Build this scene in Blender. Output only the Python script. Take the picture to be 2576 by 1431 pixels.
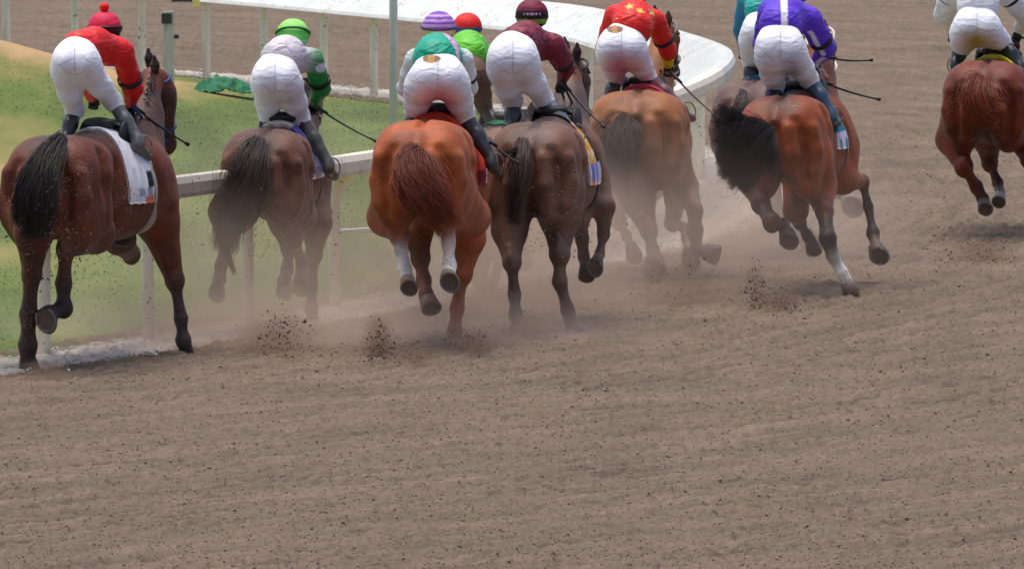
import bpy, math, random
import numpy as np
random.seed(7)
RNG = np.random.default_rng(11)
C = bpy.context.scene.collection
for o in list(bpy.data.objects):
    bpy.data.objects.remove(o)

# ------------------------------------------------------------------ camera, sky, sun, exposure
SC = bpy.context.scene
F = 25773.0            # focal length in pixels of a 2576 px wide frame
CX, CY = 1288.0, 715.5
HCAM = 5.0
TH = math.atan(1645.0 / F)
cam = bpy.data.cameras.new("camera")
cam.sensor_width = 36.0
cam.lens = F / 2576.0 * 36.0
cam.clip_start = 1.0
cam.clip_end = 3000.0
cam.dof.use_dof = True
cam.dof.focus_distance = 75.0
cam.dof.aperture_fstop = 14.0
camo = bpy.data.objects.new("camera", cam)
C.objects.link(camo)
camo.location = (0, 0, HCAM)
camo.rotation_euler = (math.pi / 2 - TH, 0, 0)
SC.camera = camo
SC.render.resolution_x = 1024
SC.render.resolution_y = 568
W = bpy.data.worlds.new("World")
SC.world = W
W.use_nodes = True
nt = W.node_tree
nt.nodes.clear()
sky = nt.nodes.new("ShaderNodeTexSky")
sky.sky_type = 'NISHITA'
sky.sun_disc = False
sky.sun_elevation = math.radians(76)
sky.sun_rotation = math.radians(-35)
sky.dust_density = 3.5
sky.air_density = 0.6
sky.ozone_density = 0.4
bg = nt.nodes.new("ShaderNodeBackground")
bg.inputs['Strength'].default_value = 0.15
wo = nt.nodes.new("ShaderNodeOutputWorld")
nt.links.new(sky.outputs[0], bg.inputs[0])
nt.links.new(bg.outputs[0], wo.inputs[0])
sl = bpy.data.lights.new("sun", 'SUN')
sl.energy = 1.8
sl.angle = math.radians(50)
sl.color = (1.0, 0.965, 0.92)
so = bpy.data.objects.new("sun", sl)
C.objects.link(so)
# sun very high, a little beyond the field and to the left
so.rotation_euler = (math.radians(-7), 0, math.radians(60))
SC.view_settings.view_transform = 'Standard'
SC.view_settings.look = 'None'
SC.view_settings.exposure = 0.5
SC.view_settings.gamma = 1.0
SC.cycles.volume_step_rate = 1.0
SC.cycles.volume_max_steps = 96
SC.cycles.max_bounces = 6
SC.cycles.volume_bounces = 2

# ------------------------------------------------------------------ pixel rays -> places on the track
def P(x, y, D):
    u = (x - CX) / F
    v = (y - CY) / F
    dy = math.cos(TH) - v * math.sin(TH)
    dz = -math.sin(TH) - v * math.cos(TH)
    t = D / dy
    return np.array([u * t, D, HCAM + dz * t])
def gD(y):
    return HCAM / math.tan(TH + math.atan((y - CY) / F))
def G(x, y, z=0.0):
    D = (HCAM - z) / math.tan(TH + math.atan((y - CY) / F))
    return P(x, y, D)
def mpp(D):
    return D / F

def lin(c):
    c = np.array(c, float) / 255.0
    return np.where(c <= 0.04045, c / 12.92, ((c + 0.055) / 1.055) ** 2.4)

# ------------------------------------------------------------------ object helpers
def mesh_obj(name, verts, faces, mat, parent=None, cols=None, smooth=True, attrs=None):
    me = bpy.data.meshes.new(name)
    verts = np.asarray(verts, np.float32)
    if isinstance(faces, np.ndarray):
        n = faces.shape[1]
        me.vertices.add(len(verts)); me.vertices.foreach_set("co", verts.ravel())
        me.loops.add(faces.size); me.loops.foreach_set("vertex_index", faces.astype(np.int32).ravel())
        me.polygons.add(len(faces))
        me.polygons.foreach_set("loop_start", np.arange(0, faces.size, n, dtype=np.int32))
        me.update(calc_edges=True)
    else:
        me.from_pydata([tuple(map(float, v)) for v in verts], [], [tuple(int(i) for i in f) for f in faces])
        me.update()
    if smooth:
        me.polygons.foreach_set("use_smooth", np.ones(len(me.polygons), dtype=bool))
    if cols is not None:
        a = me.color_attributes.new("Col", 'FLOAT_COLOR', 'POINT')
        cc = np.ones((len(verts), 4), np.float32)
        cc[:, :3] = cols
        a.data.foreach_set("color", cc.ravel())
    if attrs:
        for k, v in attrs.items():
            a = me.attributes.new(k, 'FLOAT', 'POINT')
            a.data.foreach_set("value", np.asarray(v, np.float32))
    me.materials.append(mat)
    o = bpy.data.objects.new(name, me)
    C.objects.link(o)
    if parent is not None:
        o.parent = parent
    return o
def tag(o, label=None, cat=None, group=None, kind=None):
    if label: o['label'] = label
    if cat: o['category'] = cat
    if group: o['group'] = group
    if kind: o['kind'] = kind
    return o
def empty(name, loc, label, cat, group=None):
    o = bpy.data.objects.new(name, None)
    o.empty_display_size = 0.2
    C.objects.link(o)
    o.location = loc
    return tag(o, label, cat, group)

# ------------------------------------------------------------------ materials
def material(name, rough=0.6, spec=0.3, color=None, var=0.0, vscale=8.0, bump=0.0, bscale=60.0, bdist=0.01,
             speck=None, speck_scale=90.0, speck_amt=0.3, sheen=0.0, aniso=None, mask_speck=None, wrinkle=0.0, metallic=0.0):
    m = bpy.data.materials.new(name)
    m.use_nodes = True
    N, L = m.node_tree.nodes, m.node_tree.links
    b = N['Principled BSDF']
    b.inputs['Roughness'].default_value = rough
    b.inputs['Specular IOR Level'].default_value = spec
    b.inputs['Metallic'].default_value = metallic
    if sheen:
        b.inputs['Sheen Weight'].default_value = sheen
        b.inputs['Sheen Roughness'].default_value = 0.5
    tc = N.new('ShaderNodeTexCoord')
    if color is None:
        at = N.new('ShaderNodeAttribute'); at.attribute_name = 'Col'
        src = at.outputs['Color']
    else:
        rg = N.new('ShaderNodeRGB'); rg.outputs[0].default_value = (*color, 1)
        src = rg.outputs[0]
    if var:
        no = N.new('ShaderNodeTexNoise'); no.inputs['Scale'].default_value = vscale; no.inputs['Detail'].default_value = 5
        mp = N.new('ShaderNodeMapping'); L.new(tc.outputs['Object'], mp.inputs[0]); L.new(mp.outputs[0], no.inputs['Vector'])
        if aniso: mp.inputs['Scale'].default_value = aniso
        mr = N.new('ShaderNodeMapRange')
        mr.inputs[1].default_value = 0.25; mr.inputs[2].default_value = 0.75
        mr.inputs[3].default_value = 1 - var; mr.inputs[4].default_value = 1 + var
        L.new(no.outputs['Fac'], mr.inputs[0])
        mx = N.new('ShaderNodeVectorMath'); mx.operation = 'SCALE'
        L.new(src, mx.inputs[0]); L.new(mr.outputs[0], mx.inputs['Scale'])
        src = mx.outputs[0]
    if speck is not None:
        no = N.new('ShaderNodeTexNoise'); no.inputs['Scale'].default_value = speck_scale; no.inputs['Detail'].default_value = 2
        n2 = N.new('ShaderNodeTexNoise'); n2.inputs['Scale'].default_value = 4.0; n2.inputs['Detail'].default_value = 3
        L.new(tc.outputs['Object'], no.inputs['Vector']); L.new(tc.outputs['Object'], n2.inputs['Vector'])
        ad = N.new('ShaderNodeMath'); ad.operation = 'MULTIPLY_ADD'; ad.inputs[1].default_value = 0.45
        L.new(n2.outputs['Fac'], ad.inputs[0]); L.new(no.outputs['Fac'], ad.inputs[2])
        mr = N.new('ShaderNodeMapRange')
        mr.inputs[1].default_value = 0.93 - speck_amt * 0.1; mr.inputs[2].default_value = 0.98 - speck_amt * 0.1
        L.new(ad.outputs[0], mr.inputs[0])
        mm = N.new('ShaderNodeMix'); mm.data_type = 'RGBA'
        L.new(mr.outputs[0], mm.inputs['Factor']); L.new(src, mm.inputs['A'])
        mm.inputs['B'].default_value = (*speck, 1)
        src = mm.outputs['Result']
    L.new(src, b.inputs['Base Color'])
    nrm = None
    if bump:
        no = N.new('ShaderNodeTexNoise'); no.inputs['Scale'].default_value = bscale; no.inputs['Detail'].default_value = 6
        mp = N.new('ShaderNodeMapping'); L.new(tc.outputs['Object'], mp.inputs[0]); L.new(mp.outputs[0], no.inputs['Vector'])
        if aniso: mp.inputs['Scale'].default_value = aniso
        bp = N.new('ShaderNodeBump'); bp.inputs['Strength'].default_value = bump; bp.inputs['Distance'].default_value = bdist
        L.new(no.outputs['Fac'], bp.inputs['Height'])
        nrm = bp
    if wrinkle:
        no = N.new('ShaderNodeTexNoise'); no.inputs['Scale'].default_value = 8.0; no.inputs['Detail'].default_value = 1.6
        no.inputs['Distortion'].default_value = 0.8
        mp = N.new('ShaderNodeMapping'); mp.inputs['Scale'].default_value = (1.1, 1.1, 2.2)
        L.new(tc.outputs['Object'], mp.inputs[0]); L.new(mp.outputs[0], no.inputs['Vector'])
        bp = N.new('ShaderNodeBump'); bp.inputs['Strength'].default_value = wrinkle; bp.inputs['Distance'].default_value = 0.045
        L.new(no.outputs['Fac'], bp.inputs['Height'])
        if nrm: L.new(nrm.outputs[0], bp.inputs['Normal'])
        nrm = bp
    if nrm: L.new(nrm.outputs[0], b.inputs['Normal'])
    return m

DUST = tuple(lin((150, 126, 110)))
M_coat = material('horse_coat', rough=0.54, spec=0.24, var=0.42, vscale=6, bump=0.45, bscale=70, bdist=0.006,
                  speck=tuple(lin((140, 112, 92))), speck_scale=110, speck_amt=0.75, sheen=0.04)
M_hair = material('horse_hair', rough=0.5, spec=0.35, var=0.25, vscale=25)
M_hoof = material('hoof_horn', rough=0.6, spec=0.3, var=0.25, vscale=30, bump=0.3, bscale=50)
M_shoe = material('shoe_metal', rough=0.5, spec=0.4, color=(0.20, 0.18, 0.165), metallic=0.3, var=.3, vscale=30)
M_breech = material('breeches_cloth', rough=0.7, spec=0.2, var=0.05, vscale=9, wrinkle=0.36,
                    speck=tuple(lin((150, 130, 125))), speck_scale=60, speck_amt=-0.35)
M_silk = material('silk', rough=0.5, spec=0.35, var=0.10, vscale=9, wrinkle=0.6)
M_helmet = material('helmet_cloth', rough=0.62, spec=0.3, var=0.10, vscale=14, wrinkle=.25)
M_boot = material('boot_leather', rough=0.33, spec=0.55, var=0.4, vscale=18, bump=0.3, bscale=24, bdist=0.01,
                  speck=tuple(lin((120, 110, 102))), speck_scale=90, speck_amt=0.35)
M_skin = material('skin', rough=0.55, spec=0.3, var=0.08)
M_glove = material('glove_leather', rough=0.6, spec=0.3, var=0.1)
M_tack = material('tack_leather', rough=0.5, spec=0.4, var=0.15)
M_cloth = material('cloth', rough=0.75, spec=0.2, var=0.1, vscale=14, bump=0.3, bscale=20,
                   speck=tuple(lin((140, 118, 100))), speck_scale=80, speck_amt=0.5)
M_plastic = material('rail_plastic', rough=0.55, spec=0.35, var=0.12, vscale=3, bump=0.12, bscale=20,
                     speck=tuple(lin((112, 92, 76))), speck_scale=38, speck_amt=0.55)
M_clod = material('clod_soil', rough=0.95, spec=0.1, var=0.3, vscale=20)

# ------------------------------------------------------------------ signed-distance bodies
class Body:
    """Smoothly blended tapered limbs and ellipsoids, meshed as ONE continuous surface."""
    def __init__(s):
        s.p = []
    def cap(s, a, b, ra, rb, col, k=0.04):
        s.p.append(('c', np.array(a, float), np.array(b, float), ra, rb, np.array(col, float), k, 1)); return s
    def ell(s, c, r, R, col, k=0.06, sign=1):
        s.p.append(('e', np.array(c, float), np.array(r, float), None if R is None else np.array(R, float), 0, np.array(col, float), k, sign)); return s
    def dig(s, a, b, ra, rb, k=0.04):
        s.p.append(('c', np.array(a, float), np.array(b, float), ra, rb, np.zeros(3), k, -1)); return s
    @staticmethod
    def d(pr, X, Y, Z):
        if pr[0] == 'c':
            a, b, ra, rb = pr[1:5]
            ba = b - a; L2 = max(float(ba @ ba), 1e-9)
            dx, dy, dz = X - a[0], Y - a[1], Z - a[2]
            t = np.clip((dx * ba[0] + dy * ba[1] + dz * ba[2]) / L2, 0, 1)
            return np.sqrt((dx - t * ba[0]) ** 2 + (dy - t * ba[1]) ** 2 + (dz - t * ba[2]) ** 2) - (ra + (rb - ra) * t)
        c, r, R = pr[1], pr[2], pr[3]
        dx, dy, dz = X - c[0], Y - c[1], Z - c[2]
        if R is not None:
            dx, dy, dz = (R[0, 0] * dx + R[1, 0] * dy + R[2, 0] * dz, R[0, 1] * dx + R[1, 1] * dy + R[2, 1] * dz,
                          R[0, 2] * dx + R[1, 2] * dy + R[2, 2] * dz)
        k0 = np.sqrt((dx / r[0]) ** 2 + (dy / r[1]) ** 2 + (dz / r[2]) ** 2)
        k1 = np.sqrt((dx / r[0] ** 2) ** 2 + (dy / r[1] ** 2) ** 2 + (dz / r[2] ** 2) ** 2)
        return k0 * (k0 - 1) / np.maximum(k1, 1e-6)
    @staticmethod
    def bb(pr):
        if pr[0] == 'c':
            m = max(pr[3], pr[4])
            return np.minimum(pr[1], pr[2]) - m, np.maximum(pr[1], pr[2]) + m
        m = pr[2].max() if pr[3] is not None else pr[2]
        return pr[1] - m, pr[1] + m
    def eval(s, pts):
        v = np.full(len(pts), 1.0)
        X, Y, Z = pts[:, 0], pts[:, 1], pts[:, 2]
        for pr in s.p:
            d = s.d(pr, X, Y, Z); k = pr[6]
            if pr[7] > 0:
                h = np.clip(0.5 + 0.5 * (v - d) / k, 0, 1)
                v = v * (1 - h) + d * h - k * h * (1 - h)
            else:
                h = np.clip(0.5 - 0.5 * (v + d) / k, 0, 1)
                v = v * (1 - h) - d * h + k * h * (1 - h)
        return v
    def field(s, h):
        lo = np.min([s.bb(p)[0] for p in s.p if p[7] > 0], 0) - 3 * h
        hi = np.max([s.bb(p)[1] for p in s.p if p[7] > 0], 0) + 3 * h
        n = np.ceil((hi - lo) / h).astype(int) + 1
        ax = [lo[i] + h * np.arange(n[i]) for i in range(3)]
        v = np.full(n, 1.0, np.float32)
        for pr in s.p:
            a, b = s.bb(pr)
            mg = pr[6] + 3 * h
            i0 = np.clip(np.floor((a - mg - lo) / h).astype(int), 0, n - 1)
            i1 = np.clip(np.ceil((b + mg - lo) / h).astype(int) + 1, 1, n)
            if np.any(i1 <= i0): continue
            sl_ = tuple(slice(i0[i], i1[i]) for i in range(3))
            X = ax[0][sl_[0]][:, None, None]; Y = ax[1][sl_[1]][None, :, None]; Z = ax[2][sl_[2]][None, None, :]
            d = s.d(pr, X, Y, Z).astype(np.float32)
            k = pr[6]; w = v[sl_]
            if pr[7] > 0:
                t = np.clip(0.5 + 0.5 * (w - d) / k, 0, 1)
                v[sl_] = w * (1 - t) + d * t - k * t * (1 - t)
            else:
                t = np.clip(0.5 - 0.5 * (w + d) / k, 0, 1)
                v[sl_] = w * (1 - t) - d * t + k * t * (1 - t)
        return v, lo
    def colors(s, pts, soft=0.022):
        acc = np.zeros((len(pts), 3)); ws = np.zeros(len(pts))
        ds = []
        pos = [p for p in s.p if p[7] > 0]
        X, Y, Z = pts[:, 0], pts[:, 1], pts[:, 2]
        for pr in pos:
            ds.append(s.d(pr, X, Y, Z))
        ds = np.array(ds); dm = ds.min(0)
        for i, pr in enumerate(pos):
            w = np.exp(-np.clip((ds[i] - dm) / soft, 0, 30))
            acc += w[:, None] * pr[5]; ws += w
        return acc / ws[:, None]
    def mesh(s, h, soft=0.022):
        v, lo = s.field(h)
        V, Fc = surface_nets(v, lo, h)
        return V, Fc, s.colors(V, soft)

def surface_nets(v, lo, h):
    s = v < 0
    n = np.array(v.shape)
    c = [(0,0,0),(1,0,0),(0,1,0),(1,1,0),(0,0,1),(1,0,1),(0,1,1),(1,1,1)]
    sub = lambda A, o: A[o[0]:n[0]-1+o[0], o[1]:n[1]-1+o[1], o[2]:n[2]-1+o[2]]
    cnt = np.zeros(n - 1, np.int8)
    for o in c: cnt += sub(s, o)
    act = (cnt > 0) & (cnt < 8)
    idx = np.argwhere(act)
    ids = np.full(n - 1, -1, np.int64); ids[act] = np.arange(len(idx))
    vals = [v[idx[:, 0] + o[0], idx[:, 1] + o[1], idx[:, 2] + o[2]] for o in c]
    acc = np.zeros((len(idx), 3)); num = np.zeros(len(idx))
    for i in range(8):
        for j in range(i + 1, 8):
            df = [c[j][k] - c[i][k] for k in range(3)]
            if sum(abs(x) for x in df) != 1: continue
            a, b = vals[i], vals[j]
            m = (a < 0) != (b < 0)
            t = np.where(m, a / np.where(m, a - b, 1), 0)
            p = np.array(c[i])[None, :] + t[:, None] * np.array(df)[None, :]
            acc += p * m[:, None]; num += m
    V = lo + h * (idx + acc / num[:, None])
    faces = []
    for ax_ in range(3):
        u, w = (ax_ + 1) % 3, (ax_ + 2) % 3
        A = [slice(None)] * 3; B = [slice(None)] * 3
        A[ax_] = slice(0, n[ax_] - 1); B[ax_] = slice(1, n[ax_])
        sa, sb = s[tuple(A)], s[tuple(B)]
        e = np.argwhere(sa != sb)
        e = e[(e[:, u] > 0) & (e[:, w] > 0) & (e[:, u] < n[u] - 1) & (e[:, w] < n[w] - 1)]
        ins = sa[e[:, 0], e[:, 1], e[:, 2]]
        q = []
        for du, dw in ((0, 0), (-1, 0), (-1, -1), (0, -1)):
            ee = e.copy(); ee[:, u] += du; ee[:, w] += dw
            q.append(ids[ee[:, 0], ee[:, 1], ee[:, 2]])
        q = np.array(q).T
        q = np.where(ins[:, None], q, q[:, ::-1])
        faces.append(q)
    Fc = np.concatenate(faces)
    Fc = Fc[(Fc >= 0).all(1)]
    return V, Fc

def body_obj(name, B, h, mat, parent, off, paint=None, soft=0.022):
    V, Fc, Cc = B.mesh(h, soft)
    if paint is not None: Cc = paint(V, Cc)
    return mesh_obj(name, V - off, Fc, mat, parent, Cc)

# ------------------------------------------------------------------ tubes, ribbons
def tube_mesh(pts, rad, sides=8, capped=True):
    pts = [np.array(p, float) for p in pts]
    n = len(pts)
    rad = [rad] * n if np.isscalar(rad) else rad
    V = []; Fs = []
    up = None
    for i in range(n):
        t = pts[min(i + 1, n - 1)] - pts[max(i - 1, 0)]
        t = t / (np.linalg.norm(t) + 1e-9)
        if up is None:
            up = np.array([0, 0, 1.0]) if abs(t[2]) < 0.9 else np.array([1.0, 0, 0])
        sd = np.cross(t, up); sd /= np.linalg.norm(sd) + 1e-9
        up = np.cross(sd, t)
        for k in range(sides):
            a = 2 * math.pi * k / sides
            V.append(pts[i] + rad[i] * (math.cos(a) * sd + math.sin(a) * up))
    for i in range(n - 1):
        for k in range(sides):
            k2 = (k + 1) % sides
            Fs.append((i * sides + k, i * sides + k2, (i + 1) * sides + k2, (i + 1) * sides + k))
    if capped:
        Fs.append(tuple(range(sides))[::-1]); Fs.append(tuple((n - 1) * sides + k for k in range(sides)))
    return V, Fs
def join(*ms):
    V = []; Fs = []
    for v, f in ms:
        o = len(V); V += list(v); Fs += [tuple(i + o for i in q) for q in f]
    return V, Fs
def tube_obj(name, pts, rad, mat, parent, off, col, sides=8):
    V, Fs = tube_mesh(pts, rad, sides)
    V = np.array(V) - off
    return mesh_obj(name, V, Fs, mat, parent, np.tile(np.array(col, float), (len(V), 1)))
def box_mesh(c, s, R=None):
    V = []
    for z in (-1, 1):
        for x, y in ((-1, -1), (1, -1), (1, 1), (-1, 1)):
            p = np.array([x * s[0] / 2, y * s[1] / 2, z * s[2] / 2])
            if R is not None: p = R @ p
            V.append(np.array(c) + p)
    return V, [(3, 2, 1, 0), (4, 5, 6, 7), (0, 1, 5, 4), (1, 2, 6, 5), (2, 3, 7, 6), (3, 0, 4, 7)]

# ------------------------------------------------------------------ noise
def vnoise(x, y, seed=0):
    xi = np.floor(x).astype(np.int64); yi = np.floor(y).astype(np.int64)
    fx = x - xi; fy = y - yi
    fx = fx * fx * (3 - 2 * fx); fy = fy * fy * (3 - 2 * fy)
    def hsh(a, b):
        q = (a * 374761393 + b * 668265263 + seed * 1442695041) & 0xffffffff
        q = ((q ^ (q >> 13)) * 1274126177) & 0xffffffff
        return ((q ^ (q >> 16)) & 0xffff) / 65535.0
    a = hsh(xi, yi); b = hsh(xi + 1, yi); c_ = hsh(xi, yi + 1); d_ = hsh(xi + 1, yi + 1)
    return (a * (1 - fx) + b * fx) * (1 - fy) + (c_ * (1 - fx) + d_ * fx) * fy

# ------------------------------------------------------------------ rail path (top outer edge of the rail, in plan)
def topz(x, y, z): 
    q = G(x, y, z); return (q[0], q[1])
RP = [(-34, 34), (-20, 50), (-12.5, 58.2), (-8.0, 63.3), (-5.4, 66.7), topz(0, 497, 1.15), topz(480, 441, 1.15), topz(950, 380, 1.15), topz(1300, 316, 1.15), topz(1560, 268, 1.15),
      topz(1740, 212, 1.15), topz(1832, 160, 1.15), topz(1830, 118, 1.15), topz(1700, 73, 1.15), topz(1500, 20, 1.15), topz(1250, -6, 1.15),
      topz(1000, -28, 1.15), topz(700, -54, 1.15), topz(350, -80, 1.15), topz(0, -104, 1.15), (-11, 127), (-20, 135), (-42, 148)]
def catmull(pts, n):
    pts = np.array(pts, float)
    out = []
    for i in range(len(pts) - 1):
        p0 = pts[max(i - 1, 0)]; p1 = pts[i]; p2 = pts[i + 1]; p3 = pts[min(i + 2, len(pts) - 1)]
        for k in range(n):
            t = k / n
            out.append(0.5 * ((2 * p1) + (-p0 + p2) * t + (2 * p0 - 5 * p1 + 4 * p2 - p3) * t * t + (-p0 + 3 * p1 - 3 * p2 + p3) * t ** 3))
    out.append(pts[-1])
    return np.array(out)
PATH = catmull(RP, 8)
# resample by arc length
sg = np.linalg.norm(np.diff(PATH, axis=0), axis=1); S = np.concatenate([[0], np.cumsum(sg)])
ss = np.arange(0, S[-1], 0.15)
PATH = np.stack([np.interp(ss, S, PATH[:, 0]), np.interp(ss, S, PATH[:, 1])], 1)
for _ in range(8):
    PATH[1:-1] = 0.25 * PATH[:-2] + 0.5 * PATH[1:-1] + 0.25 * PATH[2:]
TAN = np.gradient(PATH, axis=0); TAN /= np.linalg.norm(TAN, axis=1)[:, None]
NRM = np.stack([TAN[:, 1], -TAN[:, 0]], 1)      # points to the track side (right of travel)
def pdist(X, Y):
    """signed distance to the rail path, positive on the track side"""
    sh = X.shape; X = X.ravel(); Y = Y.ravel()
    best = np.full(len(X), 1e9); sgn = np.ones(len(X))
    pp = PATH[::6]
    for i in range(len(pp) - 1):
        a = pp[i]; b = pp[i + 1] - a; L2 = b @ b
        dx = X - a[0]; dy = Y - a[1]
        t = np.clip((dx * b[0] + dy * b[1]) / L2, 0, 1)
        ex = dx - t * b[0]; ey = dy - t * b[1]
        d = ex * ex + ey * ey
        m = d < best
        best = np.where(m, d, best)
        sgn = np.where(m, np.sign(ex * b[1] - ey * b[0]), sgn)
    return (np.sqrt(best) * sgn).reshape(sh)

# ------------------------------------------------------------------ ground
def soil_mat():
    m = bpy.data.materials.new('track_soil'); m.use_nodes = True
    N, L = m.node_tree.nodes, m.node_tree.links
    b = N['Principled BSDF']; b.inputs['Roughness'].default_value = 0.95; b.inputs['Specular IOR Level'].default_value = 0.15
    tc = N.new('ShaderNodeTexCoord')
    q = N.new('ShaderNodeAttribute'); q.attribute_name = 'q'
    # streaks that follow the harrowed lines: noise over (distance to rail, along)
    mp = N.new('ShaderNodeMapping'); mp.inputs['Scale'].default_value = (0.25, 0.25, 0.25)
    L.new(tc.outputs['Object'], mp.inputs[0])
    cmb = N.new('ShaderNodeCombineXYZ')
    sx = N.new('ShaderNodeSeparateXYZ'); L.new(mp.outputs[0], sx.inputs[0])
    L.new(q.outputs['Fac'], cmb.inputs[0]); L.new(sx.outputs[1], cmb.inputs[1]); 
    n1 = N.new('ShaderNodeTexNoise'); n1.inputs['Scale'].default_value = 2.6; n1.inputs['Detail'].default_value = 8; n1.inputs['Roughness'].default_value = 0.7
    L.new(cmb.outputs[0], n1.inputs['Vector'])
    n2 = N.new('ShaderNodeTexNoise'); n2.inputs['Scale'].default_value = 20; n2.inputs['Detail'].default_value = 10; n2.inputs['Roughness'].default_value = 0.75
    m2_ = N.new('ShaderNodeMapping'); m2_.inputs['Scale'].default_value = (1.0, 0.35, 1.0); m2_.inputs['Rotation'].default_value = (0, 0, -0.35)
    L.new(tc.outputs['Object'], m2_.inputs[0]); L.new(m2_.outputs[0], n2.inputs['Vector'])
    n3 = N.new('ShaderNodeTexNoise'); n3.inputs['Scale'].default_value = 0.45; n3.inputs['Detail'].default_value = 3
    L.new(tc.outputs['Object'], n3.inputs['Vector'])
    r1 = N.new('ShaderNodeValToRGB')
    r1.color_ramp.elements[0].position = 0.25; r1.color_ramp.elements[0].color = (*lin((92, 79, 67)), 1)
    r1.color_ramp.elements[1].position = 0.75; r1.color_ramp.elements[1].color = (*lin((132, 116, 100)), 1)
    L.new(n1.outputs['Fac'], r1.inputs[0])
    r2 = N.new('ShaderNodeMapRange'); r2.inputs[1].default_value = 0.3; r2.inputs[2].default_value = 0.7; r2.inputs[3].default_value = 0.72; r2.inputs[4].default_value = 1.18
    L.new(n2.outputs['Fac'], r2.inputs[0])
    r3 = N.new('ShaderNodeMapRange'); r3.inputs[1].default_value = 0.3; r3.inputs[2].default_value = 0.7; r3.inputs[3].default_value = 0.93; r3.inputs[4].default_value = 1.07
    L.new(n3.outputs['Fac'], r3.inputs[0])
    mu = N.new('ShaderNodeMath'); mu.operation = 'MULTIPLY'; L.new(r2.outputs[0], mu.inputs[0]); L.new(r3.outputs[0], mu.inputs[1])
    v = N.new('ShaderNodeVectorMath'); v.operation = 'SCALE'; L.new(r1.outputs[0], v.inputs[0]); L.new(mu.outputs[0], v.inputs['Scale'])
    # white lime and shell dust trodden in near the rail
    ra = N.new('ShaderNodeAttribute'); ra.attribute_name = 'lime'
    n4 = N.new('ShaderNodeTexNoise'); n4.inputs['Scale'].default_value = 7; n4.inputs['Detail'].default_value = 9; n4.inputs['Roughness'].default_value = 0.7
    L.new(tc.outputs['Object'], n4.inputs['Vector'])
    s1 = N.new('ShaderNodeMath'); s1.operation = 'ADD'; L.new(ra.outputs['Fac'], s1.inputs[0]); L.new(n4.outputs['Fac'], s1.inputs[1])
    r4 = N.new('ShaderNodeMapRange'); r4.inputs[1].default_value = 0.85; r4.inputs[2].default_value = 1.25
    L.new(s1.outputs[0], r4.inputs[0])
    mm = N.new('ShaderNodeMix'); mm.data_type = 'RGBA'; L.new(r4.outputs[0], mm.inputs['Factor']); L.new(v.outputs[0], mm.inputs['A'])
    mm.inputs['B'].default_value = (*lin((222, 212, 196)), 1)
    L.new(mm.outputs['Result'], b.inputs['Base Color'])
    bp = N.new('ShaderNodeBump'); bp.inputs['Strength'].default_value = 0.8; bp.inputs['Distance'].default_value = 0.02
    L.new(n2.outputs['Fac'], bp.inputs['Height'])
    L.new(bp.outputs[0], b.inputs['Normal'])
    return m
M_soil = soil_mat()

def grid_mesh(xs, ys):
    X, Y = np.meshgrid(xs, ys, indexing='ij')
    nx, ny = X.shape
    i = np.arange(nx * ny).reshape(nx, ny)
    Fc = np.stack([i[:-1, :-1], i[1:, :-1], i[1:, 1:], i[:-1, 1:]], -1).reshape(-1, 4)
    return X, Y, Fc

HOOFLINES = [pdist(*(np.array([v]) for v in G(x, y)[:2]))[0] for x, y in ((420, 1205), (640, 1310), (1900, 1330), (2300, 1180), (2200, 1400))]
def soil_height(X, Y, q):
    al = 0.35 * X + Y
    ph_ = q / 0.21 + 0.5 * vnoise(q * 0.5, al * 0.12, 3)
    z = -0.034 * np.exp(-(((ph_ - np.floor(ph_)) - .5) / .15) ** 2) * np.clip(1.7 * vnoise(q * 1.3 + 5, al * 0.35, 5) - .35, 0, 1)
    z += 0.007 * np.sin(q * 2 * math.pi / 0.13 + 3 * vnoise(al * 0.5, q, 6)) * vnoise(X * 1.1, Y * 0.5, 9)
    z += 0.014 * (vnoise(X * 9, Y * 7, 1) - 0.5) + 0.022 * (vnoise(X * 21, Y * 9, 2) - 0.5) + 0.022 * (vnoise(X * 46, Y * 22, 4) - 0.5)
    z += 0.03 * (vnoise(X * 0.8, Y * 0.35, 7) - 0.5)
    lump = vnoise(X * 13, Y * 9, 12)
    z += 0.016 * np.clip(lump - 0.72, 0, 1) / 0.28
    for k, hl in enumerate(HOOFLINES):
        g = np.exp(-((q - hl - 0.10 * (vnoise(al * 0.8, al * 0, 31 + k) - 0.5)) / 0.045) ** 2)
        z -= (0.07 if k == 0 else 0.04) * g * np.clip(vnoise(al * 3.2, q * 2, 33 + k) * 1.8 - 0.5, 0, 1)
    # hoof prints
    hp = vnoise(X * 4.1, Y * 2.6, 40)
    z -= 0.04 * np.clip(hp - 0.78, 0, 1) / 0.22 * (vnoise(X * 0.5, Y * 0.2, 41) > 0.5)
    return z
ys = [50.0]
while ys[-1] < 146:
    D = ys[-1]
    ys.append(D + 0.032 * (D / 55.0) ** 2.2)
xs = np.arange(-7.6, 8.4, 0.021)
X, Y, Fc = grid_mesh(xs, np.array(ys))
Q = pdist(X, Y)
Z = soil_height(X, Y, Q)
ex = np.clip(np.minimum(np.minimum(X + 7.6, 8.4 - X) / 0.6, np.minimum(Y - 50, ys[-1] - Y) / 1.5), 0, 1)
Z = Z * ex
Z = np.where(Q < -0.75, np.minimum(Z, 0) - 0.06, Z)
lime = np.exp(-((Q + 0.05) / 0.42) ** 2) * 0.95 + 0.46 * np.exp(-(Q / 1.5) ** 2) * np.clip((Y - 79) / 6, 0, 1) * np.clip((99 - Y) / 4, 0, 1)
trk = mesh_obj('track', np.stack([X.ravel(), Y.ravel(), Z.ravel()], 1), Fc, M_soil, attrs={'q': Q.ravel(), 'lime': lime.ravel()})
tag(trk, kind='structure')
XB = np.concatenate([np.linspace(-900, -60, 12), np.linspace(-50, 60, 111), np.linspace(80, 900, 12)])
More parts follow.
